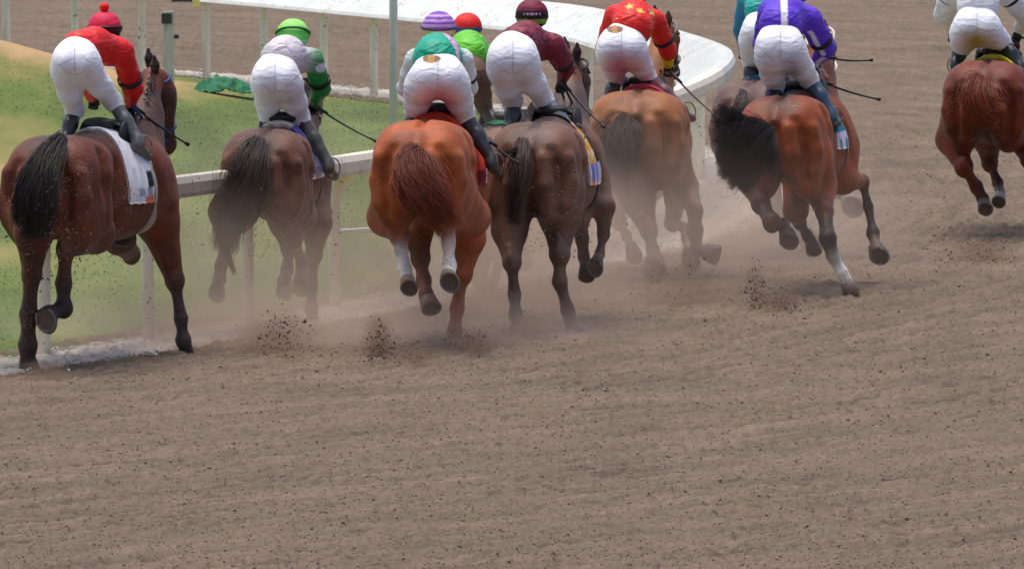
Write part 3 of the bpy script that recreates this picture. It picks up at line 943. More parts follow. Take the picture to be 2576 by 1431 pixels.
    def sheet(name, y0, y1, p0, p1, ny, npn, offs, colfn, mat, parent=E, skew=0.0):
        top, bot, uv, a, b = wrap(y0, y1, p0, p1, ny, npn, offs, skew)
        V = np.concatenate([top, bot]); n = a * b
        idx = np.arange(n).reshape(a, b)
        f1 = np.stack([idx[:-1, :-1], idx[:-1, 1:], idx[1:, 1:], idx[1:, :-1]], -1).reshape(-1, 4)
        f2 = f1[:, ::-1] + n
        ed = np.concatenate([idx[0, :], idx[1:, -1], idx[-1, ::-1][1:], idx[::-1, 0][1:]])
        f3 = np.stack([ed[:-1], ed[1:], ed[1:] + n, ed[:-1] + n], -1)
        cc = np.array([colfn(u, v_) for u, v_ in uv]); cc = np.concatenate([cc, cc])
        o = mesh_obj(name, V - off, np.concatenate([f1, f2, f3]), mat, parent, cc)
        return o
    if cloth is not None:
        sheet('saddle_cloth', cloth_y[0], cloth_y[1], -cloth_phi, cloth_phi, 26, 60, .016, cloth, M_cloth)
    if girth is not None:
        sheet('girth', .93, 1.03, -180, 180, 4, 70, .009, lambda u, v_: girth, M_tack)
    if saddle:
        sp = wrap(.80, .80, 0, 0.01, 2, 2, 0)[0][0]
        up = R @ np.array([0, 0, 1.0])
        sb = Body().ell(sp + up * .03, (.13, .22, .035), R, (.015, .014, .014), .04).ell(sp + up * .05 - R @ np.array([0, .17, 0]), (.11, .05, .035), R, (.02, .018, .018), .04)
        sb.ell(sp + R @ np.array([.15, .0, -.06]), (.03, .16, .13), R, (.015, .014, .014), .04).ell(sp + R @ np.array([-.15, .0, -.06]), (.03, .16, .13), R, (.015, .014, .014), .04)
        body_obj('saddle', sb, 0.012, M_tack, E, off)
    # bridle
    if bridle is not None:
        br = None
        def ringaround(cn, ax, ra, rb, th, col, name, par):
            ax = unit(ax); f2 = unit(f - ax * (f @ ax)); s2 = unit(np.cross(ax, f2))
            pts = [cn + s2 * ra * math.cos(a) + f2 * rb * math.sin(a) for a in np.linspace(0, 2 * math.pi, 25)]
            return tube_obj(name, pts, th, M_tack, par, off, col, 6)
        br = ringaround(pl + hd * .03 - f * .0, hd, .10, .115, .011, bridle, 'bridle', E)
        ringaround(mz - hd * .10, hd, .072, .088, .011, bridle, 'noseband', br)
        for s in (-1, 1):
            tube_obj('cheek_strap', [pl + hd * .03 + sd * s * .098, pl + hd * L * .45 + sd * s * .092, mz - hd * .02 + sd * s * .062], .009, M_tack, br, off, bridle, 6)
        tube_obj('browband', [pl + hd * .09 - sd * .09 + f * .07, pl + hd * .09 + f * .125, pl + hd * .09 + sd * .09 + f * .07], .011, M_tack, br, off, bridle, 6)
        if reins_to is not None:
            for s in (-1, 1):
                h_ = np.array(reins_to) + sd * s * .03
                a_ = mz - hd * .02 + sd * s * .07
                tube_obj('rein', [a_, a_ * .5 + h_ * .5 + np.array([0, 0, -.03]), h_], .010, M_tack, br, off, bridle, 6)
    return dict(E=E, T=T, R=R, B=B, off=off, pl=pl, mz=mz)

# ------------------------------------------------------------------ jockeys
WH = lin((238, 238, 246)) * 0.95
def ring_obj(name, c, ax, ra, w, col, mat, parent, off):
    ax = unit(ax); s = unit(np.cross(ax, [0.3, 0.2, 1.0])); t = np.cross(ax, s)
    V = []; Fs = []; n = 24
    for (h, r) in ((-w / 2, ra * .9), (-w / 2, ra), (w / 2, ra), (w / 2, ra * .9)):
        for k in range(n):
            a = 2 * math.pi * k / n
            V.append(c + ax * h + r * (s * math.cos(a) + t * math.sin(a)))
    for i in range(4):
        for k in range(n):
            k2 = (k + 1) % n; j = (i + 1) % 4
            Fs.append((i * n + k, j * n + k, j * n + k2, i * n + k2))
    return mesh_obj(name, np.array(V) - off, Fs, mat, parent, np.tile(np.array(col, float), (len(V), 1)))

def star_mask(V, c, n, size, rot=0.0):
    n = unit(n); s = unit(np.cross(n, [0, 0, 1.0])); t = np.cross(n, s)
    d = V - c; x = d @ s; y = d @ t; z = d @ n
    r = np.hypot(x, y); a = np.arctan2(y, x) + rot
    k = 2 * math.pi / 5
    a = np.abs((a % k) - k / 2)
    lim = size * 0.42 / np.maximum(np.cos(k / 2 - a) * 1.0, .2) if False else size * (0.42 + 0.58 * np.clip(1 - (k / 2 - (k / 2 - a)) / (k / 2), 0, 1) ** 1.0) 
    lim = size * (0.42 + 0.58 * np.clip((a) / (k / 2), 0, 1) ** 1.6)
    return (r < lim) & (np.abs(z) < .12)

def jockey(label, D0, gx, jd, seat, sr, head, hr, shR, shL, elR, elL, haR, haL, hipR, hipL, knR, knL, anR, anL, toR, toL,
           jersey, helmet, sleeve=None, sleeveL=None, br=WH, paintB=None, paintJ=None, paintH=None, boot=(0.03, 0.03, 0.032), bootR=None,
           thr=(34, 30), armr=(25, 22), waist=None, band=lin((24, 22, 24)), lean=(0, 0), group='jockeys riding in the race', pom=None, strap=None, glove=(0.03, 0.03, 0.03),
           bandR_at=0.75, wr=None, legL=True, neckc=None, bandL=False):
    """all joints are places seen in the frame with a distance d behind the horse's reference distance"""
    dS, dSh, dH, dK, dA, dTo, dE, dHa = jd, jd + .42, jd + .62, jd + .28, jd + .16, jd + .30, jd + .62, jd + .78
    s = mpp(D0 + jd)
    base = P(gx, 700, D0 + jd); off = np.array([base[0], D0 + jd, 0.0])
    E = empty('person', off, label, 'person', group)
    Q = lambda p, d: P(p[0], p[1], D0 + (p[2] if len(p) > 2 else d))
    se = Q(seat, dS); rx, rz = sr[0] * s * .87, sr[1] * s * .97
    SR, SL, ER, EL, HR, HL = Q(shR, dSh), Q(shL, dSh), Q(elR, dE), Q(elL, dE), Q(haR, dHa), Q(haL, dHa)
    hpR, hpL, KR, KL = Q(hipR, dS + .02), Q(hipL, dS + .02), Q(knR, dK), Q(knL, dK)
    AR, AL, TR, TL = Q(anR, dA), Q(anL, dA), Q(toR, dTo), Q(toL, dTo)
    HD = Q(head, dH)
    mid = (SR + SL) / 2
    wst = Q(waist, dS + .16) if waist else se + np.array([0, .16, rz * .45])
    t0, t1 = thr[0] * s * .87, thr[1] * s * .90
    a0, a1 = armr[0] * s, armr[1] * s
    sw = unit(SR - SL)
    # ---- continuous body under the clothes
    skin = lin((196, 146, 118))
    b = Body()
    b.ell(se + [0, .05, 0], (rx * .8, .13, rz * .75), None, skin, .05)
    b.cap(wst, mid, rx * .6, .10, skin, .06); b.cap(SL * .85 + mid * .15, SR * .85 + mid * .15, .06, .06, skin, .04)
    nk = mid * .45 + HD * .55 + np.array([0, 0, -.02])
    b.cap(mid, nk, .058, .052, skin, .04)
    hR = hr * s
    b.ell(HD + [0, .01, -.015], (hR * .78, hR * .92, hR * .98), None, skin, .03)
    b.ell(HD + [0, hR * .80, -hR * .55], (hR * .42, hR * .32, hR * .42), None, skin, .03)      # jaw
    b.ell(HD + [0, hR * 1.02, -hR * .28], (.014, .03, .024), None, skin, .012)                   # nose
    b.ell(HD + [0, hR * .95, -hR * .58], (.028, .012, .008), None, lin((170, 96, 88)), .006)     # mouth
    for q in (-1, 1):
        b.ell(HD + [q * hR * .80, .0, -hR * .35], (.012, .02, .03), None, skin, .01)             # ears
        b.ell(HD + [q * .032, hR * .88, -hR * .1], (.014, .012, .010), None, (.5, .5, .5), .008) # eyes
    for (a_, e_, h_) in ((SR, ER, HR), (SL, EL, HL)):
        b.cap(a_, e_, a0 * .72, a1 * .68, skin, .03); b.cap(e_, h_, a1 * .66, .026, skin, .02)
    for (h_, k_, n_) in ((hpR, KR, AR), (hpL, KL, AL)):
        b.cap(h_, k_, t0 * .8, t1 * .72, skin, .04); b.cap(k_, n_, .050, .036, skin, .03)
    body_obj('body', b, 0.0115, M_skin, E, off)
    # ---- breeches
    B = Body(); k = .05
    B.ell(se + [0, .06, 0], (rx * .92, .17, rz * .92), None, br, k)
    for q, hp in ((1, hpR), (-1, hpL)):
        B.ell(se + np.array([q * rx * .42, -.03, -rz * .12]) * 1.0, (rx * .58, .15, rz * .72), None, br, .06)
    B.cap(se + [0, .06, 0], wst, rx * .72, rx * .66, br, .06)
    for (hp, kn, an) in ((hpR, KR, AR), (hpL, KL, AL)):
        mid_ = hp * .5 + kn * .5 + np.array([0, -.02, 0])
        B.cap(hp, mid_, t0, (t0 + t1) * .49, br, .08); B.cap(mid_, kn, (t0 + t1) * .49, t1 * .94, br, .04)
        B.cap(kn, kn * .86 + an * .14, t1 * .92, t1 * .72, br, .03)
    B.dig(se + [0, -.22, -rz * .1], se + [0, -.19, -rz * .9], .008, .030, .05)
    mh_, mk_ = (hpR + hpL) / 2, (KR + KL) / 2
    B.dig(mh_ * .35 + mk_ * .65 + np.array([0, -.02, 0]), mk_ + np.array([0, -.02, -.04]), .018, .05, .03)
    breech = body_obj('breeches', B, 0.0105, M_breech, E, off, paint=(lambda V, Cc: paintB(V, Cc, dict(se=se, rx=rx, rz=rz, s=s, wst=wst))) if paintB else None)
    def onb(p):
        p = np.array(p, float); t = 0.0
        for _ in range(26): t += float(B.eval((p + [0, t, 0])[None])[0]) * .85
        return p + [0, t - .001, 0]
    sm_ = [[(0, zz_) for zz_ in np.linspace(.62, -.62, 12)], [(.10 + .72 * q_, -.62 + .62 * q_ ** 1.3) for q_ in np.linspace(0, 1, 9)], [(-.10 - .72 * q_, -.62 + .62 * q_ ** 1.3) for q_ in np.linspace(0, 1, 9)]]
    for li_ in sm_:
        tube_obj('seam', [onb(se + np.array([a_ * rx, -.5, b_ * rz])) for a_, b_ in li_], .0026, M_breech, breech, off, np.array(br) * .62, 5)
    # ---- silk jersey
    J = Body(); sl_ = sleeve if sleeve is not None else jersey; sL = sleeveL if sleeveL is not None else sl_
    wr_ = (wr or sr[0] * .80) * s
    J.cap(wst + [0, -.03, .0], wst * .5 + mid * .5 + np.array([0, 0, .025]), wr_, wr_ * .95, jersey, .06)
    J.cap(wst * .5 + mid * .5 + np.array([0, 0, .025]), mid, wr_ * .95, wr_ * .86, jersey, .06)
    J.cap(SL * .8 + mid * .2, SR * .8 + mid * .2, a0 * 1.15, a0 * 1.15, jersey, .06)
    J.cap(mid, nk, .075, .060, neckc if neckc is not None else jersey, .03)
    for (a_, e_, h_, c_) in ((SR, ER, HR, sl_), (SL, EL, HL, sL)):
        me_ = a_ * .5 + e_ * .5
        J.cap(a_, me_, a0 * 1.12, a0, c_, .035); J.cap(me_, e_, a0 * 1.04, a1 * .95, c_, .02); J.cap(e_, e_ * .18 + h_ * .82, a1, a1 * .62, c_, .025)
    body_obj('jersey', J, 0.0105, M_silk, E, off, soft=.012, paint=(lambda V, Cc: paintJ(V, Cc, dict(se=se, mid=mid, wst=wst, SR=SR, SL=SL, ER=ER, EL=EL, HR=HR, HD=HD, s=s))) if paintJ else None)
    if band is not None:
        ring_obj('armband', SR * (1 - bandR_at) + ER * bandR_at, ER - SR, a1 * 1.22, .032, band, M_tack, E, off)
        if bandL: ring_obj('armband', SL * (1 - bandR_at) + EL * bandR_at, EL - SL, a1 * 1.2, .03, band, M_tack, E, off)
    # ---- helmet
    Hh = Body(); hc = np.array(helmet)
    Hh.ell(HD + [0, 0, .0], (hR, hR * 1.12, hR * .98), None, hc, .02)
    Hh.cap(HD + [-hR * .55, hR * .95, -hR * .12], HD + [hR * .55, hR * .95, -hR * .12], .014, .014, hc * .6, .03)
    Hh.ell(HD + [0, hR * .2, -hR * .95], (hR * .82, hR * .9, hR * .38), None, hc, .03, -1)
    he = body_obj('helmet', Hh, 0.008, M_helmet, E, off, soft=.01, paint=(lambda V, Cc: paintH(V, Cc, HD, hR)) if paintH else None)
    if pom is not None:
        pb = Body().ell(HD + [0, -.01, hR * 1.2], (.034, .034, .034), None, pom, .02)
        body_obj('pompom', pb, .007, M_helmet, he, off)
    if strap is not None:
        pts = [HD + np.array([hR * 1.03 * math.cos(a), hR * 1.15 * math.sin(a), hR * (.05 + strap[1] * (math.sin(a) < 0) * -math.sin(a))]) for a in np.linspace(0, 2 * math.pi, 33)]
        tube_obj('goggle_strap', pts, .009, M_tack, he, off, strap[0], 6)
    V = []; Fs = []
    pts = [HD + np.array([hR * .86 * math.cos(a), hR * 1.0 * math.sin(a), -hR * .12]) for a in np.linspace(.35, math.pi - .35, 12)]
    v, f_ = tube_mesh(pts, .028, 8)
    mesh_obj('goggles', np.array(v) - off, f_, M_boot, he, np.tile((.02, .02, .025), (len(v), 1)))
    # ---- gloved hands closed round rein and whip
    for (e_, h_) in ((ER, HR), (EL, HL)):
        ax = unit(h_ - e_); sx = unit(np.cross(ax, [0, 0, 1.0])); dn = unit(np.cross(sx, ax)) * -1
        g = Body(); gc = np.array(glove)
        g.cap(h_ - ax * .045, h_ - ax * .01, .028, .033, gc, .02)
        g.ell(h_ + ax * .03, (.036, .040, .024), np.stack([sx, ax, dn], 1), gc, .015)
        for i in range(4):
            o_ = h_ + ax * .06 + sx * (.027 - .018 * i)
            l_ = [.030, .034, .032, .026][i]
            p1 = o_ + ax * l_ * .55 + dn * .012; p2 = p1 + dn * l_ * .8 - ax * .004; p3 = p2 - ax * l_ * .75
            g.cap(o_, p1, .0095, .0092, gc, .006); g.cap(p1, p2, .0092, .0088, gc, .006); g.cap(p2, p3, .0088, .008, gc, .006)
        tb = h_ + ax * .01 + sx * .034
        g.cap(tb, tb + ax * .03 + dn * .02 + sx * .006, .011, .010, gc, .008); g.cap(tb + ax * .03 + dn * .02 + sx * .006, tb + ax * .04 + dn * .036 - sx * .016, .010, .009, gc, .008)
        body_obj('glove', g, .0055, M_glove, E, off)
    # ---- boots
    for (kn, an, to, bc) in ((KR, AR, TR, bootR), (KL, AL, TL, boot)):
        bc = np.array(bc if bc is not None else boot)
        bb = Body()
        st = kn * .9 + an * .1
        bb.cap(st, st * .55 + an * .45, t1 * .70, t1 * .70, bc, .03); bb.cap(st * .55 + an * .45, an, t1 * .70, .040, bc, .03)
        fd = unit(to - an)
        bb.cap(an, an + [0, -.02, -.035], .040, .038, bc, .03)
        bb.cap(an + [0, -.02, -.035], to + [0, 0, -.02], .040, .032, bc, .03)
        bo = body_obj('boot', bb, .0095, M_boot, E, off)
        # stirrup iron hangs with the boot
        m2 = an * .45 + to * .55
        pts = [m2 + np.array([.06 * math.cos(a), 0, .075 * math.sin(a) + .01]) for a in np.linspace(0, 2 * math.pi, 17)]
        tube_obj('stirrup', pts, .006, M_shoe, bo, off, (.4, .4, .4), 6)
    return dict(E=E, HR=HR, HL=HL, off=off)

def whip(label, a, b, D0, d0, d1, col=(0.012, 0.012, 0.012), r=.0085):
    A = P(a[0], a[1], D0 + d0); Bp = P(b[0], b[1], D0 + d1)
    off = np.array([A[0], A[1], 0])
    E = empty('riding_whip', off, label, 'whip', 'riding whips')
    dv = Bp - A
    V, Fs = tube_mesh([A + dv * t + np.array([0, 0, -.012 * math.sin(math.pi * t)]) for t in np.linspace(.2, .93, 9)], [r] * 4 + [r * .9] * 2 + [r * .8] * 3, 8)
    mesh_obj('shaft', np.array(V) - off, Fs, M_tack, E, np.tile(np.array(col), (len(V), 1)))
    V, Fs = tube_mesh([A - dv * .04, A - dv * .02, A + dv * .1, A + dv * .2], [r * 1.5, r * 1.9, r * 1.6, r * 1.3], 8)
    mesh_obj('handle', np.array(V) - off, Fs, M_tack, E, np.tile(np.array(col) * .8, (len(V), 1)))
    V, Fs = tube_mesh([A + dv * .92, A + dv * .94, A + dv * .99, A + dv], [r, r * 1.6, r * 1.7, r * .6], 6)
    mesh_obj('flap', np.array(V) - off, Fs, M_tack, E, np.tile(np.array(col), (len(V), 1)))

def bandmix(V, Cc, z, lo, hi, col):
    m = (z > lo) & (z < hi); Cc[m] = col; return Cc
D1, D2, D3, D4, D5, D6, D8 = gD(925), gD(832), gD(880), gD(835), gD(705), gD(745), gD(598)
D9 = gD(800) + 2.0        # the runner hidden between the chestnut and the maroon rider
BLK = lin((34, 30, 32))
def dn(dx=0, dy=.25): return (dx, dy, -1)
SOLE = (0.05, -1.0, -.35)

# ---- 1 dark bay on the rail, red silks
c1 = lin((100, 45, 24)); pal1 = {'k': lin((52, 42, 42)), 'm': lin((84, 52, 42)), 'mane': BLK * .7, 'nose': lin((40, 34, 36))}
def cloth1(u, v):
    a = abs(v - .5) * 2
    if u > .45 and .62 < a < .80 and .5 < (u - .45) / .5 < 1.0: return lin((40, 44, 60))
    if a > .80 and a < .93 and .3 < u < .85 and int(u * 22) % 3 and int(a * 60) % 2: return lin((150, 154, 176))
    if a > .93 and .55 < u < .9: return lin((214, 116, 84))
    return lin((228, 226, 230))
h1 = horse('dark bay racehorse with a blue bridle and white saddle cloth nearest the rail', D1, 150, (152, 440, .25), 22, c1, [
    dict(n=[(84, 590, -.15, 46), (80, 690, -.1, 27, 'k'), (72, 790, 0, 24, 'k'), (70, 868, .0, 25, 'k'), (70, 895, .0, 20, 'k')], root=(-.17, -.12, -.25, .17), h=(0, .3, -1)),
    dict(n=[(236, 585, .45, 52, 'm'), (166, 628, .0, 26, 'm'), (160, 712, .1, 22, 'k'), (160, 775, .12, 24, 'k'), (128, 788, .02, 19, 'k')], root=(.15, .0, -.22, .18), h=(-.35, -1, -.15), hr=.075),
    dict(n=[(398, 560, 1.35, 52), (440, 706, 1.4, 26, 'k'), (455, 800, 1.4, 18, 'k'), (461, 855, 1.4, 20, 'k'), (470, 884, 1.42, 17, 'k')], root=(.15, 1.22, -.28, .17), h=(.25, .2, -1)),
    dict(n=[(300, 600, 1.7, 40), (330, 640, 2.0, 24, 'k'), (318, 610, 1.7, 18, 'k'), (305, 600, 1.6, 19, 'k')], root=(-.15, 1.2, -.3, .15), h=(0, -1, .1)),
], dict(g=[(158, 344, -.02, 10), (138, 372, -.20, 20), (112, 432, -.36, 31), (95, 505, -.42, 35), (86, 560, -.38, 32), (82, 600, -.34, 26)], c=lin((54, 46, 44)), k=2200, wave=.07, core=1, taper=.35,
     more=[([(130, 400, -.25, 14), (126, 470, -.32, 18), (122, 545, -.32, 16), (112, 600, -.28, 8)], 500, .02), ([(110, 380, -.2, 14), (66, 450, -.34, 20), (50, 520, -.34, 18), (48, 570, -.3, 10)], 800, .03)]),
    pal=pal1, poll=(386, 192, 2.05), muzzle=(416, 356, 2.25), hs=1.25, facing=(1, .35, .1), cloth=cloth1, cloth_y=(.52, .92), cloth_phi=106, bridle=lin((30, 62, 120)), girth=lin((170, 160, 150)),
    reins_to=P(335, 268, D1 + 1.35), dark=lin((50, 36, 34)), w=1.0, sooty=(lin((58, 46, 44)), .75), dusty=.10)
def ph1(V, Cc, HD, hR):
    z = (V[:, 2] - HD[2]) / hR; bk = V[:, 1] < HD[1] + .04
    Cc[:] = lin((206, 34, 72)); Cc[(z < .02) & bk] = lin((60, 18, 40)); Cc[(z > .02) & (z < .14) & bk] = lin((120, 60, 96)); Cc[(z < -.25)] = lin((24, 18, 24)); return Cc
def pj1(V, Cc, k):
    d = np.linalg.norm((V - (k['HD'] + np.array([.02, -.02, -.155]))) * [1, .8, 1.2], axis=1); Cc[d < .07] = lin((236, 228, 222)); return Cc
j1 = jockey('jockey in plain red silks and a crimson cap with a red pompom', D1, 200, .72, (190, 150), (67, 62), (263, 70), 43, (308, 132), (236, 120), (334, 222), (222, 210), (328, 262), (232, 248),
     (222, 176), (164, 190), (284, 256), (188, 276), (346, 352), (166, 352), (372, 388), (150, 362), lin((214, 26, 26)), lin((206, 34, 72)), paintH=ph1, paintJ=pj1,
     thr=(38, 29), armr=(27, 27), pom=lin((232, 20, 20)), strap=(lin((24, 18, 26)), .0), bootR=lin((84, 84, 84)), waist=(200, 122), wr=46)
whip('thin black whip held low by the red-silked jockey beside the dark bay head', (336, 268), (476, 366), D1, 1.45, 1.7)

# ---- 2 dark brown, green and grey silks
c2 = lin((108, 68, 50)); pal2 = {'k': lin((84, 68, 62)), 'm': lin((92, 72, 62)), 'mane': BLK, 'nose': BLK}
def cloth2(u, v):
    a = abs(v - .5) * 2
    if a > .9: return lin((196, 176, 178))
    if a > .80 and int(u * 30 + a * 40) % 3 == 0: return lin((120, 120, 150))
    if .35 < u < .55 and a > .2: return lin((206, 206, 226))
    return lin((84, 84, 160)) if a > .16 else lin((220, 210, 190))
h2 = horse('dusty dark brown racehorse with a violet-blue saddle cloth, second from the left', D2, 672, (672, 414, .25), 7, c2, [
    dict(n=[(572, 535, .1, 46, 'm'), (568, 600, -.05, 25, 'm'), (556, 668, .0, 16, 'k'), (552, 702, -.05, 17, 'k'), (548, 718, -.1, 15, 'k')], root=(-.17, -.08, -.22, .17), h=(-.1, -1, -.5)),
    dict(n=[(716, 560, 1.2, 38, 'm'), (728, 622, 1.35, 24, 'k'), (722, 680, 1.3, 17, 'k'), (716, 706, 1.15, 18, 'k'), (714, 714, 1.1, 15, 'k')], root=(-.12, 1.2, -.2, .16), h=(0, -1, -.5)),
    dict(n=[(796, 560, 1.25, 38, 'm'), (790, 640, 1.3, 23, 'k'), (784, 720, 1.3, 16, 'k'), (784, 775, 1.3, 17, 'k'), (786, 795, 1.3, 15, 'k')], root=(.14, 1.2, -.2, .16), h=(.1, .2, -1)),
    dict(n=[(752, 545, .5, 44, 'm'), (738, 600, .2, 25, 'm'), (760, 660, .6, 17, 'k'), (756, 700, .55, 17, 'k')], root=(.15, .0, -.2, .17), h=(0, -.8, -.6)),
], dict(g=[(652, 350, -.05, 12), (640, 385, -.35, 34), (616, 450, -.48, 48), (590, 520, -.45, 40), (572, 590, -.40, 26), (566, 630, -.36, 12)], c=lin((74, 60, 54)), k=1500, wave=.09, core=1, taper=.3,
     more=[([(585, 560, -.42, 16), (572, 610, -.4, 14), (576, 650, -.4, 10), (592, 692, -.38, 4)], 260, .012), ([(640, 400, -.4, 20), (660, 440, -.42, 26), (655, 500, -.4, 20), (640, 540, -.38, 8)], 260, .03)]),
    pal=pal2, poll=(772, 226, 2.0), muzzle=(788, 300, 2.35), cloth=cloth2, cloth_phi=88, bridle=lin((40, 36, 36)), dark=lin((60, 46, 42)), sooty=(lin((58, 46, 44)), .75), dusty=.5, roll=2, w=.93, hh=.95,
    reins_to=P(785, 268, D2 + 1.35))
def ph2(V, Cc, HD, hR):
    z = (V[:, 2] - HD[2]) / hR; Cc[:] = lin((112, 214, 96)); Cc[(z > .32) & (z < .95)] = lin((150, 226, 110)); Cc[z < -.28] = lin((150, 222, 170)); return Cc
def pj2(V, Cc, k):
    d = np.linalg.norm((V - (k['SR'] + np.array([.055, .0, -.06]))) * [1, .5, 1.2], axis=1); Cc[(d < .045)] = lin((214, 226, 240)); return Cc
j2 = jockey('jockey with silver-grey silks, green sleeves and a pale green cap', D2, 700, .70, (693, 192), (68, 66), (737, 88), 42, (788, 150), (676, 150), (808, 222), (668, 226), (790, 262), (676, 250),
     (732, 222), (668, 222), (752, 292), (678, 292), (826, 412), (672, 380), (842, 438), (664, 400), lin((206, 198, 204)), lin((112, 214, 96)), sleeve=lin((30, 142, 66)), paintH=ph2, paintJ=pj2,
     thr=(36, 32), armr=(24, 24), strap=(lin((22, 90, 40)), .45), boot=lin((70, 66, 60)), bootR=lin((82, 80, 72)), waist=(705, 148), wr=50)
whip('long dark green whip trailing right from the green-sleeved jockey toward the chestnut', (792, 268), (950, 358), D2, 1.35, 1.1, col=tuple(lin((36, 70, 44))))

# ---- 3 chestnut with white socks
c3 = lin((160, 80, 36)); WS = lin((255, 250, 238)); pal3 = {'w': WS, 'd': lin((104, 52, 36)), 'l': lin((172, 92, 58)), 'mane': lin((120, 60, 36)), 'nose': lin((96, 60, 48)), 'x': lin((80, 46, 36))}
def cloth3(u, v):
    a = abs(v - .5) * 2
    if a > .80: return lin((128, 30, 42)) if u < .8 else lin((220, 214, 220))
    return lin((222, 62, 38))
h3 = horse('bright chestnut racehorse with white socks and a red saddle cloth', D3, 1066, (1066, 400, .35), 8, c3, [
    dict(n=[(975, 545, .75, 50), (1004, 592, .35, 26, 'x'), (1010, 630, .3, 17, 'w'), (1018, 676, .25, 18, 'w'), (1024, 700, .2, 17, 'w')], root=(-.17, -.02, -.2, .18), h=(.1, -1, -.6), hc=(.30, .2, .14)),
    dict(n=[(1180, 545, .80, 52), (1130, 552, .2, 22), (1128, 598, .1, 18), (1128, 612, .1, 18, 'w'), (1130, 668, .1, 19, 'w'), (1128, 692, .05, 18, 'w')], root=(.17, -.02, -.2, .18), h=(0, -1, -.25), hr=.066, hc=(.3, .22, .16)),
    dict(n=[(1050, 580, 1.3, 38, 'x'), (1058, 650, 1.35, 26, 'd'), (1066, 705, 1.3, 20, 'd'), (1072, 742, 1.2, 20, 'd')], root=(-.12, 1.2, -.22, .16), h=(.3, -.6, -.8), hr=.07, hc=(.2, .13, .1)),
    dict(n=[(1180, 600, 1.0, 40, 'l'), (1163, 690, 1.05, 27, 'l'), (1150, 775, 1.0, 19, 'l'), (1144, 832, .95, 20, 'l'), (1142, 850, .95, 18, 'l')], root=(.14, 1.15, -.22, .16), h=(0, .15, -1)),
], dict(g=[(1048, 375, -.05, 14), (1040, 398, -.35, 30), (1052, 440, -.55, 48), (1080, 492, -.60, 44), (1108, 535, -.52, 26), (1128, 565, -.4, 10)], c=np.array([lin((104, 44, 30)), lin((120, 54, 34)), lin((156, 84, 52))]), k=1700, wave=.11, core=1, taper=.45,
     more=[([(1020, 400, -.4, 16), (1005, 440, -.5, 20), (1015, 490, -.5, 14), (1035, 520, -.48, 6)], 260, .03), ([(1070, 400, -.4, 16), (1105, 450, -.5, 20), (1120, 500, -.5, 14), (1140, 550, -.48, 5)], 300, .03)]),
    pal=pal3, poll=(1100, 300, 1.95), muzzle=(1104, 362, 2.35), cloth=cloth3, cloth_phi=104, bridle=lin((50, 40, 36)), dark=lin((120, 58, 34)), dusty=.08, w=1.02, reins_to=P(1110, 270, D3 + 1.3))
def stripes(V, Cc, HD, hR, bands):
    z = (V[:, 2] - HD[2]) / hR
    for lo, hi, c in bands: Cc[(z >= lo) & (z < hi)] = lin(c)
    return Cc
PUR, PNK, YEL = (112, 84, 168), (204, 150, 214), (240, 206, 140)
ph3 = lambda V, Cc, HD, hR: stripes(V, Cc, HD, hR, [(-2, -.42, (170, 110, 170)), (-.42, -.12, YEL), (-.12, .04, (70, 40, 96)), (.04, .22, PNK), (.22, .36, PUR), (.36, .52, PNK), (.52, .66, PUR), (.66, .8, PNK), (.8, 2, PUR)])
def pj3(V, Cc, k):
    # pink sash over the right of the back
    a = k['mid'] + np.array([.02, 0, .08]); b = k['wst'] + np.array([.16, 0, 0])
    ba = b - a; t = ((V - a) @ ba) / (ba @ ba)
    x = V[:, 0] - (a[0] + t * ba[0]); m = (np.abs(x) < .035) & (t > -.3) & (t < 1.3) & (np.linalg.norm(V - k['ER'], axis=1) > .2)
    Cc[m] = lin((222, 168, 214)); return Cc
def emblem(V, Cc, c, sx=.066, sz=.028):
    d = np.abs(V - c); m = (d[:, 0] < sx * (1 - .3 * (d[:, 2] / sz))) & (d[:, 2] < sz * (1.1 - .6 * d[:, 0] / sx)) & (V[:, 1] < c[1] + .2)
    Cc[m] = lin((132, 104, 84)); m2 = m & (d[:, 0] < sx * .35); Cc[m2] = lin((176, 132, 84)); return Cc
def stain(V, Cc, k, off_, r, col, amt):
    d = np.linalg.norm((V - (k['se'] + np.array(off_))) / np.array(r), axis=1)
    w_ = np.clip(1.25 - d, 0, 1)[:, None] * amt * (V[:, 1] < k['se'][1] + .25)[:, None]
    return Cc * (1 - w_) + np.array(col) * w_
pb3 = lambda V, Cc, k: stain(V, emblem(V, Cc, k['se'] + np.array([-.045, 0, k['rz'] * .66])), k, (0.02, 0, -.19), (.15, .5, .16), lin((206, 140, 166)), 1.0)
j3 = jockey('jockey in teal silks with a pink sash and purple striped cap', D3, 1100, .72, (1102, 190), (80, 66), (1104, 70), 43, (1166, 150), (1044, 150), (1182, 222), (1018, 222), (1168, 262), (1040, 262),
     (1148, 222), (1052, 222), (1164, 284), (1046, 286), (1236, 400), (1030, 340), (1254, 428), (1024, 360), lin((10, 160, 128)), lin(PUR), sleeve=lin((226, 230, 230)), paintH=ph3, paintJ=pj3, paintB=pb3,
     thr=(42, 34), armr=(23, 20), bandR_at=.62, waist=(1096, 152), wr=58, bootR=lin((56, 56, 58)), strap=(lin((60, 40, 90)), -.15))
whip('dark whip pointing down right beside the boot of the teal-silked jockey', (1236, 358), (1306, 412), D3, .9, .8)

